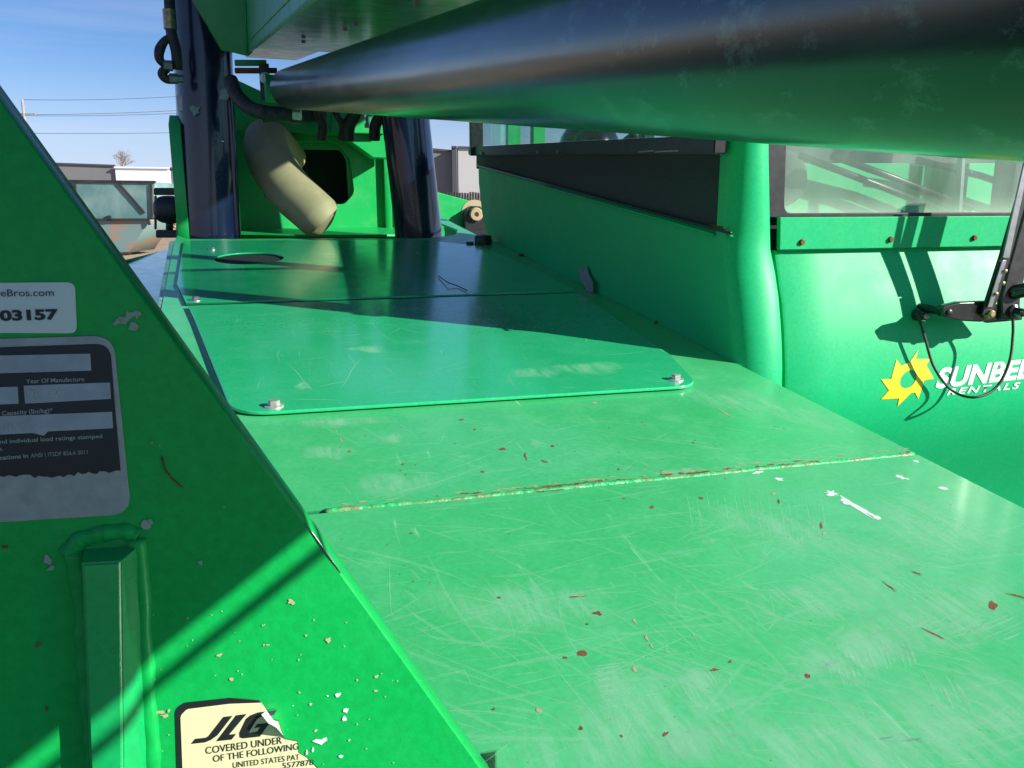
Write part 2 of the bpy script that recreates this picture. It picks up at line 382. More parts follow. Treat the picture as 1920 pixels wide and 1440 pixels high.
# ---- blobs, chips and scratches lying on the deck
def blob(bm, c, U, Vv, w, h, n=11, rough=.35, seed=0):
    vs = [];
    for k in range(n):
        a = 2 * math.pi * k / n; r = 1 + rough * (random.random() * 2 - 1)
        vs.append(bm.verts.new(c + U * (w * r * math.cos(a)) + Vv * (h * r * math.sin(a))))
    bm.faces.new(vs)
def softblobs(name, items, mat, up=.0004, **tags):
    bm = bmesh.new(); fades = []
    for it in items:
        px, py, wpx, hpx = it[:4]; rot = R(it[4]) if len(it) > 4 else 0
        c = hD(px, py, up); u2 = hD(px + 1, py, up) - c; v2 = hD(px, py - 1, up) - c; up += .000004
        n = 28; prev = None; cv = bm.verts.new(c); fades.append(1.0)
        ph = random.random() * 9; rings = []
        for q_ in (.5, 1.0):
            ring = []
            for k in range(n):
                a = 2 * math.pi * k / n; r = q_ * (1 + .5 * noise.noise(V((math.cos(a) * 1.3 + ph, math.sin(a) * 1.3, ph))))
                x_, y_ = wpx * r * math.cos(a), hpx * r * math.sin(a)
                ring.append(bm.verts.new(c + u2 * (x_ * math.cos(rot) - y_ * math.sin(rot)) + v2 * (x_ * math.sin(rot) + y_ * math.cos(rot)))); fades.append(.8 if q_ < 1 else 0.0)
            rings.append(ring)
        for k in range(n):
            bm.faces.new((cv, rings[0][k], rings[0][(k + 1) % n])); bm.faces.new((rings[0][k], rings[1][k], rings[1][(k + 1) % n], rings[0][(k + 1) % n]))
    o = bm_obj(name, bm, mat, T, **tags)
    at = o.data.attributes.new('fade', 'FLOAT', 'POINT')
    for k, f in enumerate(fades): at.data[k].value = f
    return o
def deckblobs(name, items, mat, up=.0006, **tags):
    bm = bmesh.new()
    for it in items:
        px, py, wpx, hpx = it[:4]; rot = it[4] if len(it) > 4 else 0
        wpx *= .8; hpx *= .8; c = hD(px, py, up); u2 = hD(px + 1, py, up) - c; v2 = hD(px, py - 1, up) - c
        ca, sa = math.cos(R(rot)), math.sin(R(rot))
        blob(bm, c, (u2 * ca + v2 * sa) * wpx, (v2 * ca - u2 * sa) * hpx, 1, 1, max(9, min(17, int(wpx * 1.6))), .5)
    return bm_obj(name, bm, mat, T, **tags)
random.seed(11)
rusts = [(1862, 1135, 10, 8, -20), (1092, 1225, 9, 6, 0), (1515, 1268, 6, 7, 0), (1248, 1376, 7, 6, 0), (1088, 1366, 6, 5, 0), (935, 1120, 5, 3), (1120, 1150, 10, 4, -5), (1085, 1118, 22, 2, 3),
         (905, 885, 6, 2), (940, 842, 8, 3), (865, 787, 5, 2), (1314, 934, 6, 3), (1222, 950, 5, 3), (985, 855, 3, 8, 10), (1460, 940, 3, 6), (1540, 985, 3, 8), (1668, 1100, 20, 2, -35), (1750, 1188, 26, 2, -28),
         (1910, 1118, 24, 2, -14), (1020, 865, 8, 2, -10), (755, 870, 4, 2), (1060, 1233, 4, 3), (1170, 935, 4, 2), (700, 1140, 4, 3), (1705, 848, 8, 3, -20), (890, 805, 3, 2), (1036, 836, 4, 2), (610, 640, 3, 2),
         (1160, 880, 3, 2), (1300, 830, 3, 2), (1720, 1075, 14, 1.5, -20), (1340, 1255, 9, 4), (1370, 1240, 4, 3), (925, 1330, 4, 3), (1165, 1380, 3, 4), (770, 1000, 3, 2), (655, 846, 4, 2), (775, 1090, 2, 2), (1100, 1170, 3, 3)]
for k in range(60):
    rusts.append((random.uniform(640, 1900), random.uniform(900, 1430), random.uniform(.5, 1.7), random.uniform(.4, 1.2), random.uniform(-40, 40)))
for k in range(30): rusts.append((random.uniform(560, 1500), random.uniform(790, 900), random.uniform(.8, 2.4), random.uniform(.5, 1.1), random.uniform(-20, 20)))
for k in range(34):   # rust along the weld
    u = random.betavariate(3, 3); px = 640 + u * 1040; rusts.append((px, 955 - (px - 590) * .0978 + random.uniform(-3, 3), random.uniform(3, 17), random.uniform(.8, 2.0), 5))
rusts += [(1050, 915, 44, 4, 6), (1010, 919, 26, 4, 6), (1310, 886, 22, 3, 4), (1170, 900, 30, 2, 5)]
deckblobs('rust_spots', rusts, M['rust'], .00026, kind='stuff', label='brown rust spots on the green deck')
tans = [(1212, 1195, 9, 3, -60), (1222, 1213, 7, 2.5, -60), (1190, 1255, 8, 5, -50), (630, 808, 6, 1.5, -60), (640, 825, 5, 1.5, -65), (1010, 1331, 7, 5), (1200, 716, 10, 4), (400, 638, 14, 4), (568, 723, 2, 2), (1545, 1000, 4, 3), (1190, 1165, 3, 8, 30), (1300, 1190, 3, 2), (1450, 925, 3, 8, -60),
        (745, 1320, 2, 2), (1115, 755, 8, 2), (1085, 1117, 14, 1.4), (1360, 775, 22, 1.0, -30)]
for k in range(60):
    px = random.uniform(620, 1700); tans.append((px, 951 - (px - 590) * .0978 + random.uniform(-3, 2), random.uniform(2, 13), random.uniform(.6, 1.4), 5))
deckblobs('primer_chips', tans, M['tan'], .00032, kind='stuff', label='tan chips where the paint is gone')
deckblobs('white_smear', [(1605, 950, 46, 5.5, -32)], M['white_smear'], .0003, label='white paint smear near the right edge of the deck')
deckblobs('white_specks', [(1585, 940, 16, 5, -20), (1640, 968, 12, 4, -25), (1420, 886, 12, 3, 4), (1375, 883, 8, 3), (1460, 898, 12, 3, -8), (1690, 895, 14, 3, -14), (1770, 915, 12, 3, -14), (1560, 925, 16, 6, -10), (1718, 865, 8, 2, -12)], M['white_smear'], .0003, kind='stuff')
softblobs('scuffs', [(735, 822, 30, 11, 8), (1280, 885, 44, 8, 4), (1005, 832, 12, 7), (1315, 1275, 46, 24, 10), (1140, 1270, 36, 36, 0), (1330, 1015, 18, 7), (1560, 1110, 190, 60, 15), (1700, 1180, 220, 60, 14), (740, 905, 90, 24, 4),
    (1800, 1150, 180, 70, 8), (1600, 1230, 150, 50, 12), (1270, 1400, 22, 26), (640, 790, 120, 10, 2), (1140, 1400, 220, 90), (1850, 1350, 190, 120), (1430, 760, 180, 24, -12), (620, 850, 60, 16, 0), (1500, 1000, 200, 40, -16), (1750, 990, 140, 60, -16), (1000, 1130, 200, 50), (1700, 1380, 260, 120), (1500, 1420, 260, 90), (1250, 1330, 200, 110)],
    M['pale'], .00004, kind='stuff', label='pale rubbed patches on the deck')
softblobs('scuffs', [(568, 723, 19, 8), (1010, 700, 60, 10), (690, 655, 40, 6), (1100, 690, 90, 12)], M['pale'], .0086, kind='stuff')
def ribbon(bm, pts2, w):
    """scratch: polyline in deck coordinates, tapered"""
    n = len(pts2); prev = None
    for i in range(n):
        a = pts2[max(0, i - 1)]; b = pts2[min(n - 1, i + 1)]; d = (b - a).normalized(); nn = V((-d.y, d.x)); ww = w * math.sin(math.pi * (i + .35) / (n - .3)) + w * .15
        p = pts2[i]; A = bm.verts.new(DK(p.x + nn.x * ww, p.y + nn.y * ww, ribbon.up)); B = bm.verts.new(DK(p.x - nn.x * ww, p.y - nn.y * ww, ribbon.up))
        if prev: bm.faces.new((prev[0], A, B, prev[1]))
        prev = (A, B)
ribbon.up = .00016
def scr_set(name, count, region, wr_, lr, mat, seed, up=.00016, angs=((.35, .5), (-.25, .3)), curv=1.2):
    random.seed(seed); bm = bmesh.new(); ribbon.up = up
    for _ in range(count):
        px = random.uniform(region[0], region[2]); py = random.uniform(region[1], region[3])
        c = hD(px, py); ln = random.uniform(*lr) * (1 if random.random() < .8 else 2.2); m_, s_ = random.choice(angs); a = random.gauss(m_, s_); k = random.gauss(0, curv)
        pts_ = [V((c.x, c.y))]; n = 7 if ln < .08 else 16
        for i in range(n): a += k * ln / n + random.gauss(0, .1 / n ** .5); pts_.append(pts_[-1] + V((math.cos(a), math.sin(a))) * (ln / n))
        if any(p.x > TE - .003 for p in pts_): continue
        ribbon(bm, pts_, random.uniform(*wr_))
    return bm_obj(name, bm, mat, T, kind='stuff')
scr_set('scratches', 150, (640, 980, 1920, 1440), (.00016, .0004), (.01, .05), M['scr'], 5, angs=((1.9, .35), (.2, .3), (2.6, .3)))
scr_set('scratches', 230, (1250, 980, 1920, 1300), (.00015, .0004), (.01, .05), M['scr'], 6, angs=((2.2, .2), (1.9, .3)))
scr_set('scratches', 120, (600, 790, 1600, 900), (.0002, .0005), (.01, .08), M['scr'], 8, angs=((0, .3), (.6, .5), (2.3, .3)))
scr_set('scratches', 240, (640, 800, 1920, 1440), (.0006, .0022), (.02, .10), M['scr2'], 9, angs=((.1, .2), (2.3, .3)))
scr_set('scratches', 50, (460, 600, 1240, 760), (.0003, .0008), (.02, .10), M['scr'], 12, up=.0087, angs=((.1, .3), (1.8, .4)), curv=2)
scr_set('scratches', 22, (640, 980, 1500, 1440), (.0002, .0004), (.10, .22), M['scr'], 15, angs=((1.7, .6), (.1, .1)), curv=3)
# comb-like gouge groups
random.seed(21); bm = bmesh.new(); ribbon.up = .00020
def comb(x0, y0, x1, y1, n, dx, dy, w=.0005):
    for k in range(n):
        u = k / (n - 1); px = x0 + (x1 - x0) * u + random.uniform(-4, 4); py = y0 + (y1 - y0) * u + random.uniform(-8, 8)
        f = random.uniform(.5, 1.15); a = hD(px, py); b = hD(px + dx * f, py + dy * f); m_ = (a + b) / 2
        ribbon(bm, [V((a.x, a.y)), V((m_.x + .001, m_.y)), V((b.x, b.y))], w * random.uniform(.6, 1.3))
comb(1290, 925, 1540, 930, 16, 12, 75); comb(1440, 985, 1520, 990, 9, 4, 28); comb(1115, 1250, 1125, 1320, 9, 60, -8, .0012); comb(1280, 1270, 1360, 1260, 9, 22, 34, .0009)
comb(1545, 1230, 1700, 1200, 14, 24, 55, .001); comb(1380, 1080, 1560, 1140, 16, 55, 45, .0008); comb(1600, 1060, 1800, 1110, 14, 90, 60, .0007); comb(1700, 1180, 1880, 1200, 14, 70, -30, .001); comb(1730, 1260, 1800, 1280, 6, 30, 60, .001)
bm_obj('gouges', bm, M['scr3'], T, kind='stuff')

# ---- access panels
PU = .0085
pa = [hD(352, 573, PU), hD(436, 776, PU), hD(1310, 722, PU), hD(1256, 664, PU), hD(1085, 549, PU)]
pa = [pa[0], hD(366, 602, PU), pa[1], pa[2], pa[3], pa[4]]
plate('access_panel', pa, X, DN, .0055, M['panel'], T, radii=[0, 0, .075, .055, .04, .02], bev=.001, n=8, label='bolted access panel with rounded corners, sunlit at its near side')
pb = [hD(332, 532, PU), hD(349, 568, PU), hD(1082, 545, PU), hD(1010, 508, PU), hD(905, 462, PU), hD(800, 450, PU), hD(345, 451, PU)]
hc = hD(467, 484, PU); hu = hD(531, 484, PU) - hc; hole = circ(hc, X, Y, .112, 32, .14)
plate('access_panel', pb, X, DN, .0055, M['panel'], T, radii=[.02, 0, .02, .02, .05, .02, .02], holes=[(hole, 0)], bev=.001, label='far access panel with a round hole')
plate('hole_shade_disc', circ(hc - DN * .0075, X, Y, .125, 24, .155), X, DN, .002, M['darkmat'], T)  # near-black disc painted in for the shade inside the hole
for q in ((514, 762), (1267, 712)): hexbolt('bolt', hD(*q, PU), DN, .0085 if q[0] < 900 else .008, M['zinc'], T)
for q, s in (((367, 563), .008), ((398, 468), .008)): hexbolt('bolt', hD(*q, PU), DN, s, M['steel'], T)
hexbolt('bolt', hD(881, 461, 0), DN, .014, M['black'], T)
lathe('rubber_stop', hD(906, 458), DN, [(0, .035), (.03, .034), (.036, .028), (.036, .012), (.03, .01)], M['black'], T)
hexbolt('bolt', hD(1232, 606), DN, .006, M['rust'], T, washer=False)
hexbolt('bolt', hD(977, 480), DN, .008, M['rust'], T, washer=False)
# thin black twig cracks on the far panel
random.seed(2)
tube('twig', [hD(822, 517, .012), hD(840, 530, .018), hD(858, 536, .012), hD(876, 545, .012)], .0016, M['black'], T, seg=5)

# ---- near transverse plate with labels
PV = V((0, math.sin(R(5)), math.cos(R(5)))); PN = X.cross(PV).normalized(); PP = hD(985, 1480)
if PN.y > 0: PN = -PN
def hP(px, py, up=0): return hit(px, py, PP + PN * up, PN)
def sticker(name, pxs, up, mat, rad=0, parent=T, thick=.0006, **tags):
    return plate(name, [hP(x, y, up) for x, y in pxs], X, PN, thick, mat, parent, radii=rad, bev=.0001, **tags)
so_ = hP(0, 187); eo = hP(903, 1440); dd = (eo - so_).normalized()
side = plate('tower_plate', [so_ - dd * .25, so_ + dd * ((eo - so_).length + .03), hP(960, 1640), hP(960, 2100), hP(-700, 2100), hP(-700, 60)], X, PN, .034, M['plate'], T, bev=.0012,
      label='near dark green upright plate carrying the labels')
# welded rib
ra = [hP(163, 1035), hP(240, 1030), hP(246, 1500), hP(192, 1500)]
bm = bmesh.new(); ft = [p + PN * .016 for p in (hP(166, 1040), hP(236, 1036), hP(243, 1700), hP(192, 1700))]
bk = [hP(158, 1030), hP(262, 1022), hP(292, 1700), hP(176, 1700)]
vf = [bm.verts.new(p) for p in ft]; vb = [bm.verts.new(p) for p in bk]; bm.faces.new(vf)
for i in range(4): bm.faces.new((vf[i], vf[(i + 1) % 4], vb[(i + 1) % 4], vb[i]))
bmesh.ops.bevel(bm, geom=[e for e in bm.edges if e.verts[0] in vf and e.verts[1] in vf], offset=.0012, segments=3, affect='EDGES')
M['ribp'] = paint('rib_paint', (.003, .32, .08), .2, (.01, .36, .11), .4, (.1, .4, .17), .1, specks=.6, coat=.4)
rib = bm_obj('rib', bm, M['ribp'], T)
def weldline(pxs, r, nn=70, parent=rib, mat=None):
    P = [hP(*q) for q in pxs]; ds = [0]
    for a, b in zip(P, P[1:]): ds.append(ds[-1] + (b - a).length)
    out = []
    for k in range(nn):
        d = ds[-1] * k / (nn - 1); i = max(j for j in range(len(ds)) if ds[j] <= d + 1e-9); i = min(i, len(P) - 2)
        p = P[i].lerp(P[i + 1], (d - ds[i]) / (ds[i + 1] - ds[i])); out.append(p + X * .001 * noise.noise(p * 40) - PN * r * .45)
    tube('weld_bead', out, [r * .95 * (1 + .16 * noise.noise(V((k * .3, r * 900, 0)))) for k in range(nn)], mat or M['plate'], parent, seg=12, wob=.06)
weldline([(140, 1035), (146, 1062), (158, 1150), (168, 1280), (180, 1420), (186, 1700)], .0075)
weldline([(128, 1040), (150, 1012), (190, 1000), (235, 996), (258, 1005)], .0062, 40)
weldline([(256, 1010), (262, 1060), (268, 1180), (276, 1300), (284, 1440), (296, 1700)], .0062)

# white lot label
st = sticker('lot_label', [(-420, 533), (140, 529), (144, 625), (-420, 622)], .0008, M['label_w'], .004, label='white rounded label with black digits')
def ptext(body, a, b, hpx, mat, par, up=.0012, **k):
    A = hP(*a, up); B = hP(*b, up); hh = (hP(a[0], a[1] - hpx, up) - A).length
    return text_fit('lettering', body, A, B, hh, PN, mat, par, **k)
ptext('ieBros.com', (-3, 556), (101, 555), 14, M['inkblue'], st)
ptext('03157', (0, 601), (110, 598), 19, M['ink'], st, bold=.045)
# data plate
dpl = sticker('data_plate', [(-500, 650), (212, 629), (246, 964), (-500, 1010)], .0009, M['alu'], .011, n=8, thick=.0008, label='grey metal data plate with black printed area, worn at the bottom')
blk = [(-480, 668), (206, 644), (226, 884)]
random.seed(4); xx = 226
edge = []
while xx > -470:
    xx -= random.uniform(3, 9); d = 884 + (226 - xx) * .045 + random.uniform(-3, 3) + (4 if 60 < xx < 140 else 0); edge.append((xx, d))
sticker('black_print', blk + edge, .0013, M['ink'], [0, .008] + [0] * (len(edge) + 1), dpl, thick=.0003)
def field(pxs): sticker('blank_field', pxs, .0016, M['alu2'], .0004, dpl, thick=.0002)
field([(-400, 675), (169, 663), (171, 695), (-400, 712)])
field([(-300, 733), (33, 725), (35, 757), (-300, 770)])
field([(44, 723), (206, 717), (208, 748), (47, 757)])
field([(-300, 792), (210, 772), (212, 803), (90, 809), (82, 817), (60, 812), (-300, 830)])
ptext('Year Of Manufacture', (49, 719), (158, 714.5), 8.5, M['inkgrey'], dpl, up=.0018, bold=.012)
ptext('Capacity (lbs/kg)*', (4, 779), (99, 773), 8.5, M['inkgrey'], dpl, up=.0018, bold=.012)
ptext('nd individual load ratings stamped', (0, 832), (192, 821), 8, M['inkgrey'], dpl, up=.0018, bold=.012)
ptext('s.', (-1, 845), (6, 844.5), 8, M['inkgrey'], dpl, up=.0018, bold=.01)
ptext('cations in', (0, 862), (53, 858), 8, M['inkgrey'], dpl, up=.0018, bold=.02)
ptext('ANSI \\ ITSDF B56.6-2011', (58, 858), (164, 851), 8, M['inkgrey'], dpl, up=.0018)
ptext('2014', (52, 749), (115, 745), 20, M['stamp'], dpl, up=.0020, bold=.012)
ptext('00/2722', (-6, 810), (94, 801), 15, M['stamp'], dpl, up=.0020, space=1.1)

# cream patent label
jl = sticker('patent_label', [(329, 1330), (345, 1318), (430, 1309), (486, 1313), (498, 1328), (512, 1350), (521, 1352), (528, 1372), (534, 1386), (558, 1390), (560, 1412), (575, 1420), (596, 1440), (610, 1500), (340, 1700)],
             .0008, M['ink'], [.006, .004] + [0] * 13, label='torn cream label with black border')
sticker('label_face', [(338, 1342), (350, 1330), (430, 1320), (490, 1318), (498, 1329), (512, 1351), (521, 1353), (528, 1373), (534, 1387), (557, 1391), (559, 1412), (574, 1421), (594, 1441), (606, 1500), (352, 1700)], .0012,
        M['label_cream'], [.004, .003] + [0] * 13, jl, thick=.0003)
def jpoly(pts): sticker('logo_letter', pts, .0015, M['ink'], 0, jl, thick=.0002)
def JL(u, v):   # logo coordinates to picture: u along 0..1, v up 0..1, slanted
    return (358 + 132 * u + 28 * v * .9, 1395 - 14 * u - 46 * v - 3 * u * v)
jpoly([JL(*q) for q in ((0, 0), (.20, 0), (.27, .08), (.33, .25), (.40, 1), (.27, 1), (.20, .25), (.17, .2), (.02, .2))])
jpoly([JL(*q) for q in ((.36, 0), (.58, 0), (.60, .22), (.50, .22), (.60, 1), (.45, 1))])
jpoly([JL(*q) for q in ((.64, .25), (.68, .06), (.74, 0), (.98, 0), (1.02, .52), (.84, .52), (.83, .38), (.91, .38), (.90, .2), (.80, .2), (.78, .28), (.80, .72), (.83, .8), (1.02, .8), (1.03, 1), (.76, 1), (.67, .92), (.63, .8))])
ptext('COVERED UNDER', (386, 1414), (529, 1394), 14, M['inkgrey'] if 0 else M['ink'], jl, up=.0016)
ptext('OF THE FOLLOWING', (400, 1429), (560, 1405), 13, M['ink'], jl, up=.0016)
ptext('UNITED STATES PAT', (437, 1440), (562, 1424), 11, M['ink'], jl, up=.0016)
ptext('5577878', (530, 1441), (588, 1434), 11, M['ink'], jl, up=.0016)
bm = bmesh.new(); a = [hP(500, 1332, .001), hP(514, 1352, .001), hP(530, 1376, .001), hP(536, 1388, .001)]; b = [hP(490, 1340, .004), hP(503, 1356, .012), hP(518, 1364, .013), hP(532, 1380, .003)]
va = [bm.verts.new(p) for p in a]; vb = [bm.verts.new(p) for p in b]
for i in range(3): bm.faces.new((va[i], va[i + 1], vb[i + 1], vb[i]))
bm_obj('curled_corner', bm, M['white'], jl)
# chips on the plate
def pblobs(name, items, mat, up=.0008):
    bm = bmesh.new()
    for it in items:
        c = hP(it[0], it[1], up); blob(bm, c, X, PV, it[2] * .00033, it[3] * .00033, 9, .5)
    bm_obj(name, bm, mat, T, kind='stuff')
random.seed(31)
pblobs('paint_chips', [(232, 600, 12, 6), (243, 592, 7, 9), (250, 612, 6, 10), (222, 603, 7, 5), (258, 590, 5, 7), (275, 982, 7, 7), (282, 978, 5, 4), (90, 1050, 5, 9), (95, 1066, 6, 5), (285, 830, 1.5, 1.5), (300, 835, 1.6, 1.4), (420, 950, 1.5, 1.5), (376, 1055, 4, 5)], M['grey_chip'])
pblobs('paint_chips', [(634, 1303, 5, 4), (649, 1333, 5, 4), (646, 1347, 4, 6), (600, 1390, 11, 6), (607, 1387, 6, 4), (593, 1370, 3, 2), (575, 1410, 2, 6), (587, 1406, 2, 5), (640, 1418, 4, 3), (655, 1388, 2, 2), (614, 1305, 1.5, 1.5), (550, 1323, 2, 1), (583, 1320, 2, 2)], M['white_smear'])
cl = [(545, 1128, 5, 4), (549, 1131, 3, 3), (615, 1201, 4, 4), (617, 1197, 3, 2), (495, 1210, 2, 2), (502, 1209, 3, 2), (411, 1228, 4, 3), (434, 1273, 3, 3), (574, 1191, 2, 2), (706, 1268, 4, 3), (302, 1335, 6, 4), (310, 1342, 7, 3), (316, 1333, 3, 3), (705, 1295, 3, 2), (670, 1275, 2, 2)]
for k in range(50): cl.append((random.uniform(270, 760), random.uniform(1130, 1440), random.uniform(.6, 1.8), random.uniform(.6, 1.6)))
pblobs('tan_chips', [c for c in cl if c[0] < 560 + (c[1] - 1000) * .7], M['tan'])
pblobs('rust_spots', [(71, 1209, 5, 5), (8, 1026, 5, 3), (230, 1010, 2, 2), (88, 1330, 1.5, 6)], M['rust'])
tube('paint_scratch', [hP(303, 856, .0006), hP(309, 880, .0006), (hP(322, 897, .0006)), hP(342, 914, .0006)], .0005, M['rust'], T, seg=5)
# worn steel gleam along the lower corner of the plate edge
tube('worn_corner', [hP(*q_, .0003) for q_ in ((572, 980), (590, 1005), (612, 1036), (640, 1075))], [.0002, .0006, .0008, .0002], M['steel'], T, seg=6)
# ================================================================== cab
LF = 1.50                                       # front (camera side) face of the cab
zt = lambda y: hL(1650, y, LF).z
Z405, Z468, Z560, Z700, Z900 = (zt(y) for y in (405, 466, 560, 700, 900))
def fl(z):
    """fore-aft profile of the bulging rear panel: l as a function of height"""
    u = (Z468 - z) / (Z468 - Z900)              # 0 at the flange, 1 low down
    return LF - .072 * math.sin(min(max(u, 0), 1.6) * 2.6) + .07 * (1 - math.exp(-(max(0, u - .55) / .43) ** 2)) if u > 0 else LF
cab = bpy.data.objects.new('cab', None); COL.objects.link(cab); cab.parent = T
cab['label'] = 'green cab with dark lower panel and glazing beside the deck'
def colx(px, y=600, dl=0): return hL(px, y, LF + dl).x
TW = TE - .004
def tpz(z):
    k = [(zt(280), colx(1432, 280)), (zt(520), colx(1464, 520, -.05)), (zt(712), colx(1458, 712, -.07))]
    if z >= k[0][0]: return k[0][1] + (z - k[0][0]) * -.06
    for (za, xa_), (zb, xb_) in zip(k, k[1:]):
        if z >= zb: return xb_ + (xa_ - xb_) * (z - zb) / (za - zb)
    return k[-1][1]
tp = tpz(Z560)
bm = bmesh.new(); grid = []
for kz in range(46):
    z = .95 + kz * .045; row = []; f = fl(z) - .022; t1 = tpz(z); rx = (t1 - TW) / 1.5; ry = .045
    path = [V((t1 - .001, f + .09)), V((t1 + .001, f + .04))]
    for k in range(23):
        th = R(120) * (1 - k / 22); path.append(V((TW + rx - rx * math.cos(th), f + ry - ry * math.sin(th))))
    path.append(V((TW, LF + .045)))
    for p in path: row.append(bm.verts.new((p.x, p.y, z)))
    grid.append(row)
for a, b in zip(grid, grid[1:]):
    for i in range(len(a) - 1): bm.faces.new((a[i], a[i + 1], b[i + 1], b[i]))
pil = bm_obj('corner_pillar', bm, M['cab'], cab, smooth=True, label='rounded green rear corner of the cab')
pil.data.set_sharp_from_angle(angle=R(50))
# left wall, below the slanted trim line
ta = hT(896, 312, TW); tb = hT(1372, 441, TW)
wall = [V((TW, LF + .03, 1.3)), V((TW, LF + .03, tb.z - .02)), tb, ta, hT(897, 345, TW), hT(903, 400, TW), hT(912, 440, TW), hT(924, 470, TW), hT(930, 478, TW) - Z * .15]
wall = [p + X * .0015 for p in wall]
plate('side_wall', wall, -Y, -X, .03, M['cab'], cab, radii=[0, 0, .01, .02, 0, 0, 0, 0, 0], bev=.004, label='shaded green side wall of the cab')
tube('trim_seal', [ta - X * .002 + Z * .004, tb - X * .002 + Z * .004], .0035, M['black'], cab, seg=8)
tube('trim_edge', [ta.lerp(tb, .45) - X * .004 - Z * .006, ta.lerp(tb, .97) - X * .002 - Z * .008], .003, M['cab'], cab, seg=8)
box('drain_slot', hT(1328, 428, TW - .001), Y * -.06, X * .01, Z * .008, M['rust'], cab)
# dark infill between trim and sill
inf = [tb + X * .012, ta + X * .012, hT(888, 280, TW + .012), hT(1360, 262, TW + .012), hT(1350, 250, TW + .012)]
inf = [hT(1378, 446, TW + .014), hT(893, 316, TW + .014), hT(893, 282, TW + .014), hT(1365, 262, TW + .014)]
plate('infill_panel', inf, -Y, -X, .01, M['mesh'], cab, label='dark infill panel between slanted trim and sill')
# sill frame, posts and side glass
s0 = hT(884, 283, TW - .02); s1 = hT(1352, 271, TW - .02)
def bar(name, A, B, w, h, mat, par, up=Z, bev=.003):
    d = (B - A); sd = d.cross(up).normalized(); u2 = sd.cross(d).normalized()
    return box(name, A - sd * w / 2 - u2 * h / 2, d, sd * w, u2 * h, mat, par, bev)
bar('window_frame', s0, s1, .03, .036, M['black'], cab)
bar('window_frame', hT(893, 292, TW - .02), hT(893, 292, TW - .02) + Z * .85, .03, .055, M['black'], cab, up=X)
for q, w in ((905 + 0, 28), (1010, 30), (1048, 8), (1230, 0)):
    if w:
        hexbolt('bolt', hT(q, 288 - (q - 885) * .024, TW - .034), -X, .006, M['steel'], cab, washer=False)
for a_, b_ in ((1198, 1225), (1228, 1272)): box('frame_slot', hT(a_, 286, TW - .037), hT(b_, 284, TW - .037) - hT(a_, 286, TW - .037), X * .004, Z * .003, M['steel'], cab, 0)
gl = [s0 + Z * .02 + Y * -.03, s1 + Z * .02, s1 + Z * .9, s0 + Z * .9]
gl = [V((TW - .002, p.y, p.z)) for p in gl]
plate('side_glass', gl, -Y, -X, .005, M['glass2'], cab, label='side window of the cab')
bar('window_post', hT(1008, 282, TW + .12), hT(1008, 282, TW + .12) + Z * .8, .04, .05, M['frame'], cab, up=X)
bar('window_post', hT(962, 282, TW + .5), hT(962, 282, TW + .5) + Z * .8, .05, .08, M['frame'], cab, up=X)
# roof, right side and floor, to shade; roof raised to let sun stripes reach the deck
ztop = 3.05; yfar = s0.y; xr = TW + .82
plate('roof', [V((TW - .01, LF - .02, ztop)), V((xr, LF - .02, ztop)), V((xr, yfar, ztop)), V((TW - .01, yfar, ztop))], X, Z, .06, M['cab'], cab, .06, bev=.015)
plate('cab_floor', [V((TW + .02, LF + .06, 1.25)), V((xr - .05, LF + .06, 1.25)), V((xr - .05, yfar, 1.25)), V((TW + .02, yfar, 1.25))], X, Z, .04, M['darkmat'], cab)
plate('door', [V((xr, LF + .05, 1.2)), V((xr, yfar, 1.2)), V((xr, yfar, 1.75)), V((xr, LF + .05, 1.75))], Y, X, .04, M['cab'], cab, .04)
for yy in (LF + .12, LF + .95, yfar - .05):
    box('roof_post', V((xr - .06, yy - .03, 1.7)), X * .06, Y * .06, Z * (ztop - 1.72), M['black'], cab, .008)
# dark seat with headrest
bm = bmesh.new(); bmesh.ops.create_uvsphere(bm, u_segments=32, v_segments=16, radius=1)
hc2 = hT(1104, 282, TW + .35)
for v in bm.verts: v.co = hc2 + V((v.co.x * .12, v.co.y * .14, v.co.z * .125))
bm_obj('headrest', bm, M['blackg'], cab, smooth=True)
box('seat_back', hc2 + V((-.1, -.18, -.75)), X * .45, Y * .12, Z * .6, M['black'], cab, .03)
tube('grab_rail', [hc2 + V((.02, -.2, -.05)), hc2 + V((.04, -.36, .02)), hc2 + V((.04, -.42, -.2))], .018, M['black'], cab, sub=6)

# rear window (facing us)
zg = Z405; xg0 = colx(1432, 330); xg1 = xg0 + .80
def gz(px, py): return hL(px, py, LF + .004)
out = [V((xg0 - .01, LF + .004, zg - .002)), V((xg1, LF + .004, zg - .002)), V((xg1, LF + .004, zg + .80)), V((xg0 - .05, LF + .004, zg + .80))]
inn = [V((colx(1474, 380), LF + .004, zg + .0065)), V((xg1 - .03, LF + .004, zg + .0065)), V((xg1 - .03, LF + .004, zg + .77)), V((colx(1458, 200), LF + .004, zg + .77))]
plate('glass_border', out, X, -Y, .008, M['black'], cab, holes=[(inn, .02)], label='black border round the rear glass')
plate('rear_glass', [p + Y * .010 for p in out], X, -Y, .005, M['glass'], cab, label='dusty rear glass')
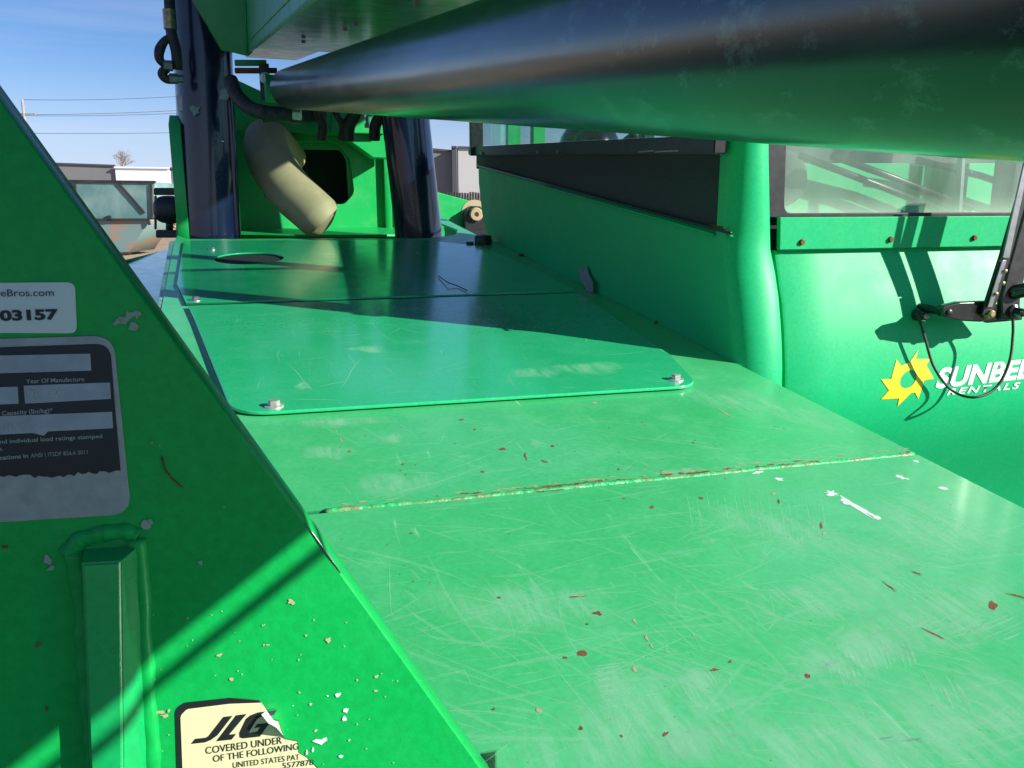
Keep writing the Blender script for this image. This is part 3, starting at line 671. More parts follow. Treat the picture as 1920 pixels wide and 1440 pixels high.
# lit body behind the rear glass
LB = LF + .20
pb_ = [hL(1400, 306, LB), hL(2300, 306, LB), hL(2300, 560, LB), hL(1400, 560, LB)]
plate('inner_panel', pb_, X, -Y, .02, M['cab'], cab, .01)
plate('dark_band_panel', [hL(1440, 312, LF + .30), hL(2100, 340, LF + .30), hL(2100, 262, LF + .30), hL(1440, 250, LF + .30)], X, -Y, .05, M['mesh'], cab, .02)  # dark panel added to darken the band seen above the inner panel
lathe('dark_disc', hL(1462, 335, LB - .001), -Y, [(0, .062), (.012, .062), (.016, .052), (.010, .03), (.012, .0)], M['mesh'], cab)  # dark disc for the round dark shape behind the glass
tube('hose', [hL(1500, 292, LB - .06), hL(1640, 345, LB - .05), hL(1800, 408, LB - .05)], .008, M['black'], cab, seg=8)  # black rods drawn for the dark diagonal stripes behind the glass
tube('hose', [hL(1560, 292, LB - .06), hL(1680, 335, LB - .05), hL(1820, 392, LB - .05)], .008, M['black'], cab, seg=8)
tube('hose', [hL(1720, 300, LB - .06), hL(1840, 330, LB - .05), hL(1960, 372, LB - .05)], .008, M['black'], cab, seg=8)
bar('frame_channel', hL(1796, 405, LF + .03), hL(1806, 240, LF + .03), .01, .014, M['steel'], cab, up=Y, bev=.001)

# bulging panel under the glass: flange + body
xa = colx(1456, 430); xb = xa + .95
def xleft(z): return max(xa, tpz(z) + .006 + .012 * min(1, max(0, (Z468 - z) / .1)))
fla = [V((xa, LF - .016, Z468 + .0015)), V((xb, LF - .016, Z468 + .0015)), V((xb, LF - .016, Z405 - .001)), V((xa - .004, LF - .016, Z405 - .001))]
plate('flange', fla, X, -Y, .012, M['cab'], cab, .002, label='flange strip with three rusty bolts under the glass')
for q in ((1503, 454), (1669, 449), (1826, 446)): hexbolt('bolt', hL(*q, LF - .016), -Y, .0052, M['rust'], cab, washer=False)
bm = bmesh.new(); grid = []
zz = [Z468 - .001 - k * .012 for k in range(84)]
for z in zz:
    f = fl(z); row = []
    xl_ = xleft(z); xs = [xl_ - .002, xl_, xl_ + .006] + [xl_ + .006 + (xb - xl_ - .006) * k / 10 for k in range(1, 11)]
    for i, x in enumerate(xs):
        row.append(bm.verts.new((x, f + (.03 if i == 0 else .003 if i == 1 else 0), z)))
    grid.append(row)
top = [bm.verts.new((v.co.x, v.co.y + .02, v.co.z + .0005)) for v in grid[0]]
grid.insert(0, top)
for a, b in zip(grid, grid[1:]):
    for i in range(len(a) - 1): bm.faces.new((a[i], b[i], b[i + 1], a[i + 1]))
hoodp = bm_obj('rear_panel', bm, M['cab'], cab, smooth=True, label='bulging green rear panel with printed decal'); hoodp.data.set_sharp_from_angle(angle=R(50))
box('gap_shade_strip', V((tp - .03, LF + .025, 1.0)), X * .07, Y * .01, Z * (Z405 - 1.0 + .02), M['darkmat'], cab, 0)  # near-black strip standing in for the shade deep in the gap

# decal
def surf(px, py):
    l = LF
    for _ in range(12): p = hL(px, py, l); l = fl(p.z)
    return hL(px, py, l - .0012)
def onsurf(co): return V((co.x, fl(co.z) - .0012, co.z))
def dmesh(name, loops, mat, parent):
    P0 = surf(1700, 708)
    def two(l): return [((p.x - P0.x), (p.z - P0.z)) for p in l]
    me = curve_mesh([two(l) for l in loops], 0, 0)
    for v in me.vertices: v.co = onsurf(V((v.co.x + P0.x, 0, v.co.y + P0.z)))
    return link(name, me, mat, parent)
star = [(1718, 657), (1714, 673), (1741, 674), (1737, 683), (1748, 710), (1734, 713), (1728, 735), (1722, 748), (1716, 737), (1708, 738), (1700, 739), (1682, 761), (1686, 748), (1652, 749), (1667, 733), (1652, 711), (1670, 708), (1681, 675), (1690, 686), (1708, 680)]
star = [(1722, 656), (1717, 673), (1745, 673), (1737, 684), (1751, 710), (1733, 713), (1722, 748), (1716, 736), (1708, 737), (1683, 762), (1686, 747), (1652, 749), (1667, 732), (1652, 711), (1671, 711), (1681, 674), (1690, 686), (1706, 679)]
ring = [(1703 + 15 * math.cos(a) + 4 * math.sin(a), 711 - 17 * math.sin(a) - 2 * math.cos(a)) for a in [2 * math.pi * k / 24 for k in range(24)]]
dmesh('sun_emblem', [[surf(*q) for q in star], [surf(*q) for q in ring]], M['yellow'], hoodp)
def dtext(body, a, b, hpx, mat, **k):
    A = surf(*a); B = surf(*b); hh = (surf(a[0], a[1] - hpx) - A).length
    A = V((A.x, 0, A.z)); B = V((B.x, 0, B.z))
    return text_fit('lettering', body, A, B, hh, -Y, mat, hoodp, bendfn=onsurf, **k)
dtext('SUNBELT', (1754, 727), (1968, 703), 36, M['white'], bold=.04, shear=.28, space=1.04)
dtext('RENTALS', (1775, 741), (1912, 728), 12, M['white'], bold=.022, shear=.28, space=1.3)

# ---- wiper with linkage and washer hose
LWp = LF - .125
def hw(px, py, l=LWp): return hL(px, py, l)
wp = bpy.data.objects.new('wiper', None); COL.objects.link(wp); wp.parent = cab; wp['label'] = 'black rear window wiper with its twin arms'
plate('mount_plate', [hw(1766, 574), hw(1800, 566), hw(1850, 564), hw(1872, 575), hw(1868, 600), hw(1840, 604), hw(1800, 602), hw(1768, 594)], X, -Y, .018, M['blackg'], wp, [.006] * 8, bev=.003)
lathe('bolt_cap', hw(1779, 586, LWp), -Y, [(0, .0065), (.004, .006), (.005, .004)], M['black'], wp)
lathe('standoff', hw(1850, 590, LWp + .005), Y, [(0, .012), (.11, .014)], M['black'], wp)
lathe('standoff', hw(1779, 586, LWp + .005), Y, [(0, .008), (.11, .01)], M['black'], wp)
lathe('pivot', hw(1849, 587, LWp), -Y, [(0, .011), (.006, .011), (.008, .008), (.016, .0075), (.018, .005)], M['brass'], wp)
lathe('pivot', hw(1896, 583, LWp), -Y, [(0, .014), (.010, .014), (.012, .009), (.03, .0085), (.034, .005)], M['blackg'], wp)
a1 = [hw(1842, 590, LWp - .010), hw(1858, 592, LWp - .010), hw(1872, 560, LWp - .01), hw(1896, 480, LWp - .01), hw(1945, 300, LWp - .01), hw(1928, 300, LWp - .01), hw(1876, 480, LWp - .01), hw(1850, 562, LWp - .01)]
plate('arm', a1, X, -Y, .006, M['black'], wp, .002, bev=.001)
plate('arm_channel', [hw(1880, 484, LWp - .017), hw(1893, 484, LWp - .017), hw(1932, 300, LWp - .017), hw(1922, 300, LWp - .017)], X, -Y, .004, M['steel'], wp, 0, bev=.001)
plate('arm_strip', [hw(1852, 576, LWp - .017), hw(1861, 576, LWp - .017), hw(1888, 488, LWp - .017), hw(1880, 488, LWp - .017)], X, -Y, .003, M['steel'], wp, 0, bev=.0008)
for q in ((1885, 508), (1881, 531), (1868, 551)): lathe('screw', hw(*q, LWp - .019), -Y, [(0, .0036), (.002, .0036), (.003, .002)], M['brass'], wp, seg=12)
a2 = [hw(1880, 600, LWp - .005), hw(1912, 598, LWp - .005), hw(1914, 560, LWp - .005), hw(1922, 520, LWp - .005), hw(1990, 280, LWp - .005), hw(1955, 280, LWp - .005), hw(1893, 500, LWp - .005), hw(1878, 560, LWp - .005)]
plate('arm', a2, X, -Y, .014, M['black'], wp, .004, bev=.003)
lathe('arm_knuckle', hw(1915, 545, LWp - .012), V((.6, -.5, .2)), [(-.02, .012), (-.016, .015), (.012, .015), (.016, .011)], M['blackg'], wp)
plate('link_bar', [hw(1845, 580, LWp + .01), hw(1910, 560, LWp + .01), hw(1918, 600, LWp + .01), hw(1850, 606, LWp + .01)], X, -Y, .01, M['black'], wp, .004)
nzp = surf(1718, 590)
lathe('washer_nozzle', nzp, -Y, [(0, .0125), (.012, .012), (.014, .009), (.026, .009), (.027, .006)], M['black'], wp, label='black washer nozzle where the hose loop starts')
hexbolt('nozzle_nut', nzp - Y * .024, -Y, .0062, M['steel'], wp, washer=False)
ln_ = nzp.y - .03
tube('washer_hose', [hL(1722, 592, ln_), hL(1736, 640, ln_ - .01), hL(1752, 690, ln_ - .015), hL(1785, 732, ln_ - .02), hL(1828, 745, LWp - .01), hL(1868, 726, LWp - .01), hL(1892, 680, LWp - .01), hL(1899, 630, LWp), hL(1899, 592, LWp)], .0028, M['rubber'], wp, seg=8, sub=8)
# torn strip of tape at the foot of the cab wall
def hTw(px, py, o=0): return hT(px, py, TW - .004 - o)
bm = bmesh.new(); a = [hTw(1083, 505), hTw(1087, 518, .004), hTw(1095, 535, .01), hTw(1100, 546, .012)]; b = [hTw(1100, 499, .002), hTw(1104, 514, .004), hTw(1112, 530, .012), hTw(1112, 550, .012)]
va = [bm.verts.new(p) for p in a]; vb = [bm.verts.new(p) for p in b]
for i in range(3): bm.faces.new((va[i], va[i + 1], vb[i + 1], vb[i]))
bmesh.ops.solidify(bm, geom=bm.faces[:], thickness=.0015)
bm_obj('torn_tape', bm, M['dent'], cab, label='torn grey strip at the foot of the cab wall')

# ================================================================== boom, big cylinder
by = R(5.1); bp_ = R(5.9)
A = V((-math.sin(by) * math.cos(bp_), math.cos(by) * math.cos(bp_), math.sin(bp_)))
BR = A.cross(Z).normalized(); BU = BR.cross(A).normalized()
def B(a, u, s): return C0 + BR * a + BU * u + A * s
# cylinder: barrel with rounded far end
cr = .0678; ca_, cu_ = .3354, .0555
cylp = lathe('lift_ram', B(ca_, cu_, -1.6), A, [(0, cr), (4.80, cr), (4.86, cr * .93), (4.90, cr * .72), (4.915, cr * .4), (4.918, .0)], M['tube'], T, seg=96, label='long dark hydraulic cylinder overhead')
lathe('ram_eye', B(ca_ - .02, cu_, 3.38) - BR * .05, BR, [(0, .05), (.1, .05)], M['boom'], T)
# boom plates
def hB(px, py, a): return hit(px, py, C0 + BR * a, BR)
ba, bu = .222, .200
e = B(ba, bu, 0)
pe = hB(465, 105, ba); send = (pe - C0).dot(A)
lp = [B(ba, bu - .012, -2.2), B(ba, bu - .012, send), B(ba, .72, send), B(ba, .72, -2.2)]
boom = bpy.data.objects.new('boom', None); COL.objects.link(boom); boom.parent = T; boom['label'] = 'dark green boom overhead'
plate('boom_side', lp, A, -BR, .012, M['boom'], boom, bev=.002)
plate('boom_edge', [B(ba, bu - .014, -2.2), B(ba + .012, bu - .014, -2.2), B(ba + .012, bu - .014, send), B(ba, bu - .014, send)], A, -BU, .001, M['edge'], boom, bev=0)
plate('boom_bottom', [B(ba + .0125, bu, -2.2), B(ba + .0125, bu, send - .05), B(ba + .40, bu, send - .05), B(ba + .40, bu, -2.2)], A, -BU, .012, M['boom'], boom, bev=.001)
plate('boom_side', [B(ba + .40, bu - .012, -2.2), B(ba + .40, bu - .012, send), B(ba + .40, .72, send + .3), B(ba + .40, .72, -2.2)], A, BR, .012, M['boom'], boom)
plate('boom_top', [B(ba, .72, -2.2), B(ba, .72, send + .3), B(ba + .40, .72, send + .3), B(ba + .40, .72, -2.2)], A, BU, .012, M['boom'], boom)
tube('weld_bead', [B(ba - .001, bu + .02 + .001 * (k % 2), send - .2 - k * .04) for k in range(60)], .004, M['weld_g'], boom, seg=6)
plate('boom_gusset', [hB(452, 0, ba - .006), hB(458, 0, ba - .006), hB(462, 98, ba - .006), hB(455, 98, ba - .006)], A, -BR, .006, M['boom'], boom)
def hA(px, py, s_): return hit(px, py, C0 + A * s_, A)
plate('boom_bracket', [hA(*q_, send) for q_ in ((355, -10), (415, 94), (437, 98), (466, 105), (474, 98), (474, -60), (325, -60))], BR, -A, .03, M['boom'], boom, bev=.003, label='pale green end bracket of the boom')
for s_, q_ in ((2.9, .13), (2.35, .17), (2.2, .17), (1.7, .2), (1.3, .2)): lathe('bolt', B(ba + q_, bu - .002, s_), -BU, [(0, .007), (.010, .0065)], M['steel'], boom, seg=6, smooth=False)
box('tower_shade_box', B(ba + .06, bu + .03, send + .04), A * 1.3, BR * .28, BU * .42, M['boom'], boom, .01)  # unseen box added behind the bracket to shade the tower top
# hidden hoses added beside the cylinder to shape its shadow on the plate
tube('shadow_hose', [B(.47, .0694, -1.5 + k * .4) for k in range(12)], .012, M['rubber'], boom, seg=12)  # added to push the cylinder's shadow edge lower
tube('shadow_hose', [B(.55, .0947, -1.5 + k * .4) for k in range(12)], .0041, M['rubber'], boom, seg=12)  # thin hose read off the thin shadow band

# ================================================================== tower end
LC = 3.75
def cyl_px(name, x0, x1, y0, y1, l, rpx, mat, **t):
    P0 = hL(x0, y0, l); P1 = hL(x1, y1, l); r = rpx * l / F * 1.02
    return lathe(name, P0, P1 - P0, [(0, r), ((P1 - P0).length, r)], mat, T, seg=64, **t)
cyl_px('lift_cylinder', 400, 372, 475, -60, 3.8, 46, M['navy'], label='left navy blue hydraulic cylinder')
cyl_px('lift_cylinder', 789, 752, 470, 150, 3.9, 42, M['navy'], label='right navy blue hydraulic cylinder')
cyl_px('return_pipe', 447, 425, 470, 90, 3.75, 6, M['navy'])
pp = hL(432, 60, 3.9); box('guide_bar', hL(424, 470, 3.82), hL(444, 470, 3.82) - hL(424, 470, 3.82), Y * .03, hL(405, -20, 3.82) - hL(424, 470, 3.82), M['navy'], T)
bp2 = hL(745, 470, 3.86); box('guide_bar', bp2, hL(757, 470, 3.86) - bp2, Y * .03, hL(716, 200, 3.86) - bp2, M['black'], T)
for q in ((366, 207), (421, 177)): 
    bm = bmesh.new(); random.seed(q[0]); c = hL(*q, 3.675); blob(bm, c, X, Z, .02, .02, 10, .5); bm_obj('paint_chip', bm, M['grey_chip'], T)
# tower side plates
def sideplate(x, px0, ytop, ybot, l0, l1, th, bevtop=.04):
    b = hL(px0, ybot, l0); tp_ = hL(px0, ytop, l0)
    return plate('tower_side', [V((x, l0, b.z - .15)), V((x, l1, b.z - .15)), V((x, l1, tp_.z)), V((x, l0 + .06, tp_.z)), V((x, l0, tp_.z - bevtop))], Y, X, th, M['frame'], T, bev=.002)
xl = hL(346, 330, 3.72).x; sideplate(xl, 346, 214, 470, 3.72, 4.5, .045)
xr_ = hL(733, 330, 4.42).x; sideplate(xr_, 733, 120, 470, 4.42, 4.9, .035)
# transverse plate with rounded opening
LT = 4.45
def q(px, py): return hL(px, py, LT)
op = [q(*p) for p in ((520, 265), (628, 266), (655, 297), (664, 362), (645, 383), (500, 380), (484, 340), (490, 285))]
plate('tower_back', [q(330, 480), q(760, 480), q(740, 205), q(560, 200), q(500, 186), q(445, 154), q(330, 140)], X, -Y, .03, M['frame'], T, radii=0, holes=[(op, [.03, .09, .05, .06, .04, .06, .05, .04])], bev=.003, label='green tower back plate with a rounded opening')
plate('opening_lip', [p + Y * .04 for p in [q(470, 250), q(680, 250), q(680, 400), q(470, 400)]], X, -Y, .03, M['frame'], T, holes=[([q(*p) + Y * .04 for p in ((495, 278), (640, 280), (650, 300), (655, 400 - 22), (640, 385), (490, 378))], .04)])
box('opening_shade_box', q(455, 410) + Y * .12, q(700, 410) - q(455, 410), Y * .5, Z * .6, M['darkmat'], T)  # near-black box standing in for the dark inside the opening
# cross member above with brackets, cut along a shadow edge, set forward to shade
plate('cross_member', [hL(430, 246, 4.25), hL(636, 250, 4.25), hL(700, 296, 4.25), hL(732, 296, 4.25), hL(732, 190, 4.25), hL(530, 190, 4.25), hL(445, 150, 4.25), hL(430, 150, 4.25)], X, -Y, .16, M['frame'], T, bev=.004)
plate('clevis', [hL(620, 250, 4.2), hL(722, 250, 4.2), hL(722, 215, 4.2), hL(690, 205, 4.2), hL(625, 205, 4.2)], X, -Y, .05, M['frame'], T, bev=.004)
plate('floor_plate', [hD(430, 440, -.05), hD(800, 440, -.05), hD(800, 410, -.05), hD(430, 410, -.05)], X, DN, .01, M['frame'], T)
# hose fittings under the cylinder end
tube('hose', [hL(432, 150, 3.6), hL(445, 180, 3.55), hL(470, 203, 3.5), hL(500, 212, 3.45)], .028, M['rubber'], T, sub=8, seg=14)
lathe('hose_fitting', hL(492, 214, 3.45), X + Z * .02, [(0, .03), (.10, .028), (.10, .034), (.14, .034), (.14, .02), (.15, .02)], M['rubber'], T)
lathe('hose_nut', hL(548, 215, 3.43), X, [(0, .022), (.03, .024), (.035, .015)], M['zinc'], T, seg=6, smooth=False)
box('stop_bracket', hL(489, 186, 3.5), hL(508, 186, 3.5) - hL(489, 186, 3.5), Y * .05, Z * .13, M['black'], T)
box('cross_pin', hL(440, 136, 3.55), hL(520, 136, 3.55) - hL(440, 136, 3.55), Y * .03, Z * .018, M['rust'], T)
box('latch', hL(440, 122, 3.6), hL(500, 122, 3.6) - hL(440, 122, 3.6), Y * .03, Z * .02, M['boom'], T)
hexbolt('bolt', hL(497, 146, 3.48), -Y, .012, M['zinc'], T)
lathe('grease_fitting', hL(690, 240, 4.12), Z, [(0, .016), (.02, .016), (.02, .01), (.05, .01)], M['zinc'], T, seg=6, smooth=False)
lathe('grease_fitting', hL(682, 225, 4.12), Z, [(0, .012), (.03, .012), (.03, .007), (.05, .007)], M['zinc'], T, seg=6, smooth=False)
for x0, x1, r_ in ((603, 596, .022), (652, 668, .030), (702, 716, .026), (640, 628, .015)):  # black hoses added to darken the cross member where shade falls
    tube('hose', [hL(x0, 262, 4.0), hL(x0 + 2, 235, 3.98), hL(x1, 205, 3.95), hL(x1, 150, 3.95)], r_, M['rubber'], T, sub=6)
box('shade_block', hL(560, 226, 4.0), hL(612, 226, 4.0) - hL(560, 226, 4.0), Y * .12, Z * .16, M['black'], T, .006)  # black box added to stand in for shade on the cross member
# tan bent pipe
lpz = 3.95
tube('intake_pipe', [hL(545, 300, 4.4), hL(520, 272, 4.28), hL(499, 262, 4.12), hL(506, 300, 3.98), hL(540, 352, 3.85), hL(578, 388, 3.76), hL(600, 408, 3.72), hL(608, 416, 3.715), hL(613, 420, 3.71)], [.08, .085, .093, .100, .100, .097, .095, .078, .045], M['tanpipe'], T, seg=40, sub=10, label='tan bent pipe rising behind the deck')
# hoses and elbows beside the left cylinder
LH = 3.6
tube('hose', [hL(316, -40, LH), hL(318, 10, LH), hL(321, 60, LH), hL(330, 95, LH), hL(333, 130, LH)], .02, M['rubber'], T, sub=6)
tube('hose', [hL(330, 68, LH), hL(312, 74, LH), hL(300, 92, LH), hL(299, 110, LH), hL(310, 122, LH), hL(322, 122, LH)], [.013, .014, .019, .017, .013, .013], M['rubber'], T, sub=6)
lathe('hose_nut', hL(308, 123, LH - .02), X, [(0, .02), (.03, .02)], M['steel'], T, seg=6, smooth=False)
tube('elbow', [hL(312, 128, LH), hL(304, 138, LH), hL(312, 148, LH), hL(330, 149, LH)], .017, M['rubber'], T, sub=6)
lathe('hose_nut', hL(318, 147, LH - .01), X, [(0, .019), (.03, .019), (.03, .014), (.05, .014)], M['steel'], T, seg=6, smooth=False)
lathe('hose_sleeve', hL(317, 18, LH - .001), hL(319, 45, LH) - hL(317, 18, LH), [(0, .024), (.07, .024)], M['brass'], T)
box('pipe_boss', hL(333, 208, 3.72), X * .03, Y * .03, Z * .06, M['steel'], T)

# ---- unseen chassis, ballast and tyres, added to block ground light on the plate
box('chassis', V((-.30, -1.6, .62)), X * 1.12, Y * 5.6, Z * .40, M['frame'], T, .02)
box('rear_ballast', V((-.45, -2.0, .75)), X * 1.4, Y * .5, Z * .55, M['black'], T, .04)  # black so it throws no light back on the plate
for tx in (-.95, 1.05):
    for ty in (-1.25, 3.9):
        ty_ = lathe('tyre', V((tx, ty, .62)), X, [(0, .36), (.02, .52), (.06, .60), (.20, .625), (.34, .60), (.38, .52), (.40, .36)], M['rubber'], T, seg=48)
        lathe('wheel_rim', V((tx + .03, ty, .62)), X, [(0, .355), (.02, .34), (.15, .2), (.2, .2), (.32, .34), (.34, .355)], M['label_w'], ty_, seg=32)
        for k in range(24):
            a = 2 * math.pi * k / 24; d_ = V((0, math.cos(a), math.sin(a)))
            box('tread_lug', V((tx + (.02 if k % 2 else .2), ty, .62)) + d_ * .60, X * .18, d_.cross(X) * .06, d_ * .05, M['rubber'], ty_, .006)

# ---- engine cover left of the deck
ze = EYE - .33
ec = [hZ(240, 489, ze), hZ(318, 470, ze), hZ(301, 572, ze), hZ(240, 700, ze), hZ(60, 700, ze), hZ(140, 512, ze)]
plate('engine_cover', ec, X, (Z - Y * .02).normalized(), .03, M['panel'], T, .01, bev=.004, label='engine cover left of the deck')
tube('cover_gap_line', [hZ(320, 471, ze - .02), hZ(303, 574, ze - .02)], .012, M['black'], T, seg=8)  # black tube drawn as the dark gap beside the cover
tube('cover_edge', [hZ(232, 491, ze + .005), hZ(318, 469, ze + .005)], .008, M['frame'], T, seg=8)
# ---- mirror on its bracket, left beyond the cylinder
LM = 4.6
mi = bpy.data.objects.new('mirror', None); COL.objects.link(mi); mi.parent = T; mi['label'] = 'round black mirror in its bracket'
def mb(n, x0, y0, x1, y1, d=.03): 
    p = hL(x0, y1, LM); box(n, p, hL(x1, y1, LM) - p, Y * d, hL(x0, y0, LM) - p, M['black'], mi, .004)
mb('bracket_bar', 288, 352, 336, 366); mb('bracket_bar', 292, 431, 336, 446); mb('bracket_bar', 289, 366, 293, 431)
bm = bmesh.new(); bmesh.ops.create_uvsphere(bm, u_segments=32, v_segments=16, radius=1); mc = hL(317, 393, LM - .05)
for v in bm.verts:
    v.co = mc + V((math.copysign(abs(v.co.x) ** .75, v.co.x) * .075, v.co.y * .045, math.copysign(abs(v.co.z) ** .75, v.co.z) * .068))
bm_obj('mirror_housing', bm, M['black'], mi, smooth=True)
tube('bracket_rod', [hL(318, 412, LM - .02), hL(318, 431, LM - .02)], .018, M['black'], mi)
# ---- far arm right of the tower with pin boss
LA = 6.2
arm = plate('rear_arm', [hL(790, 352, LA), hL(905, 383, LA), hL(990, 402, LA), hL(990, 520, LA), hL(790, 520, LA)], X, -Y, .12, M['frame'], T, .01, bev=.005, label='sunlit green rear arm beyond the tower')
plate('pin_bracket', [hL(871, 446, LA - .10), hL(872, 402, LA - .10), hL(884, 386, LA - .10), hL(902, 387, LA - .10), hL(916, 402, LA - .10), hL(922, 446, LA - .10)], X, -Y, .10, M['black'], arm, .03, bev=.006)
lathe('pin_boss', hL(892, 402, LA - .10), -Y, [(0, .050), (.02, .050), (.03, .042), (.03, .018), (.01, .014)], M['tanpipe'], arm)
lathe('pin_ring', hL(890, 400, LA - .001), -Y, [(0, .10), (.003, .10)], M['tan'], arm)

# ================================================================== the yard
def tagged(o, label, cat, group=None):
    o['label'] = label; o['category'] = cat
    if group: o['group'] = group
    return o
m, nt, b = newmat('dirt'); g1 = tex(nt, .35, 8, rough=.65); g2 = tex(nt, 4, 8, rough=.7)
c = mix(nt, ramp(nt, g1, .35, .65), (.42, .31, .20), (.30, .22, .14)); c = mix(nt, math_n(nt, 'MULTIPLY', ramp(nt, g2, .45, .7), .5), c, (.42, .34, .24))
nt.links.new(c, b.inputs['Base Color']); b.inputs['Roughness'].default_value = .95
bp = N(nt, 'ShaderNodeBump'); bp.inputs['Strength'].default_value = .7; bp.inputs['Distance'].default_value = .08; nt.links.new(g2, bp.inputs['Height']); nt.links.new(bp.outputs[0], b.inputs['Normal'])
M['dirt'] = m
bm = bmesh.new(); xs = [-900, -300] + [-60 + 1.5 * k for k in range(60)] + [100, 900]; ys = [-900, -100, -10] + [1.5 * k for k in range(50)] + [120, 300, 1500]
g = []
for y in ys:
    r_ = []
    for x in xs:
        h = 0
        if 8 < y < 90 and abs(x) < 60: h = .12 * noise.noise(V((x * .25, y * .25, 0))) + .8 * max(0, noise.noise(V((x * .18 + 3, y * .2, 4)))) * (1 if 34 < y < 60 else .2)
        r_.append(bm.verts.new((x, y, h)))
    g.append(r_)
for a, b_ in zip(g, g[1:]):
    for i in range(len(a) - 1): bm.faces.new((a[i], a[i + 1], b_[i + 1], b_[i]))
bm_obj('ground', bm, M['dirt'], None, smooth=True, kind='structure')
M['dark_ground'] = simple('added_dark_ground', (.055, .053, .05), .9, scale=6, col2=(.09, .085, .075), bump=.3)
bm = bmesh.new(); vs = [bm.verts.new(p) for p in ((-16, -22, .16), (14, -22, .16), (14, 15, .16), (-16, 15, .16))]; bm.faces.new(vs)  # unseen dark sheet added to cut ground light bouncing onto the plate
bm_obj('bounce_cut_sheet', bm, M['dark_ground'], None, kind='structure')
# dumpster
M['dump'] = simple('faded_teal_paint', (.10, .22, .22), .7, scale=1.2, col2=(.22, .34, .32), bump=.1)
M['dumprust'] = simple('rusty_teal_paint', (.17, .27, .26), .75, scale=1.1, col2=(.38, .20, .12), thr=(.48, .6))
dm = bpy.data.objects.new('dumpster', None); COL.objects.link(dm)
YD = 30; o0 = W(200, 470, YD); dm.location = (o0.x, YD, 0)
tagged(dm, 'faded teal roll-off dumpster with rusty sloped end, standing on dirt', 'dumpster')
OD = V((o0.x, YD, 0))
def wd_(px, py, dy=0): return W(px, py, YD) - OD + V((0, dy, 0))
def dplate(n, pxs, mat, dy=0, th=.1, par=dm, **k): return plate(n, [wd_(x, y, dy) for x, y in pxs], X, -Y, th, mat, par, bev=.01, **k)
dplate('upper_side', [(-60, 410), (283, 410), (289, 405), (290, 342), (-60, 335)], M['dump'], 0, 2.3)
dplate('sloped_end', [(-40, 490), (240, 474), (279, 415), (279, 411), (-60, 411)], M['dumprust'], .05, 2.2)
def dbar(n, a, b2, w): 
    A_, B_ = wd_(*a, -.02), wd_(*b2, -.02); bar(n, A_, B_, w * .7, .09, M['dk'], dm, up=Y, bev=.005)
M['dk'] = simple('dark_rusty_steel', (.02, .024, .026), .7, scale=3, col2=(.06, .035, .025))
dbar('side_rail', (-60, 413), (281, 411), .09); dbar('end_post', (284, 345), (286, 408), .09); dbar('brace', (222, 342), (272, 399), .09); dbar('top_rail', (130, 339), (292, 341), .1); dbar('rib', (142, 340), (143, 375), .07)
dbar('hinge', (279, 411), (281, 422), .1); dbar('hook', (205, 404), (206, 414), .2); dbar('skid', (180, 476), (245, 475), .12)
# buildings
M['bgrey'] = simple('grey_wall_panel', (.20, .20, .21), .8, scale=.3, var=.1); M['bwhite'] = simple('white_wall_panel', (.85, .87, .9), .7, scale=.3, var=.03)
M['blight'] = simple('light_wall_panel', (.50, .50, .50), .8, scale=.3, var=.06); M['bdark'] = simple('dark_wall_panel', (.07, .075, .09), .7, var=.1)
def building(name, label, Yb, segs, ybot):
    o = bpy.data.objects.new(name, None); COL.objects.link(o); x0 = W(segs[0][0], 370, Yb).x; o.location = (x0, Yb, 0); tagged(o, label, 'building')
    for (p0, p1, top0, top1, mat, dy) in segs:
        a = W(p0, top0, Yb); b2 = W(p1, top1, Yb); O_ = V((x0, Yb, 0))
        pts_ = [V((a.x, Yb + dy, 0)), V((b2.x, Yb + dy, 0)), V((b2.x, Yb + dy, b2.z)), V((a.x, Yb + dy, a.z))]
        w_ = plate('wall_panel', [p - O_ for p in pts_], X, -Y, 12, M[mat], o, bev=.05)
        bar('coping', pts_[3] - O_ + V((0, -.05, .05)), pts_[2] - O_ + V((0, -.05, .05)), .3, .2, M['bdark'] if mat != 'bwhite' else M['bwhite'], o, up=Z, bev=.01)
        n = max(1, int(abs(b2.x - a.x) / 4))
        for k in range(1, n): 
            xx_ = a.x + (b2.x - a.x) * k / n
            box('panel_joint', V((xx_, Yb + dy - .01, 0)) - O_, X * .06, Y * .02, Z * (min(a.z, b2.z) - .2), M['bdark'] if mat == 'bgrey' else M['bgrey'], o, 0)
    return o
building('warehouse', 'long grey and white warehouse behind the dumpster', 110, [(-500, 104, 300, 307, 'bgrey', 0), (104, 214, 307, 311, 'bgrey', .3), (215, 318, 314.5, 316, 'bwhite', 0), (319, 520, 316, 320, 'bgrey', .1)], 360)
building('office_building', 'grey and pale building with dark pilaster, right of the tower', 90, [(790, 846, 278, 283, 'bgrey', 1), (847, 857, 277, 277, 'bdark', -.4), (858, 1300, 277, 290, 'blight', 0)], 360)
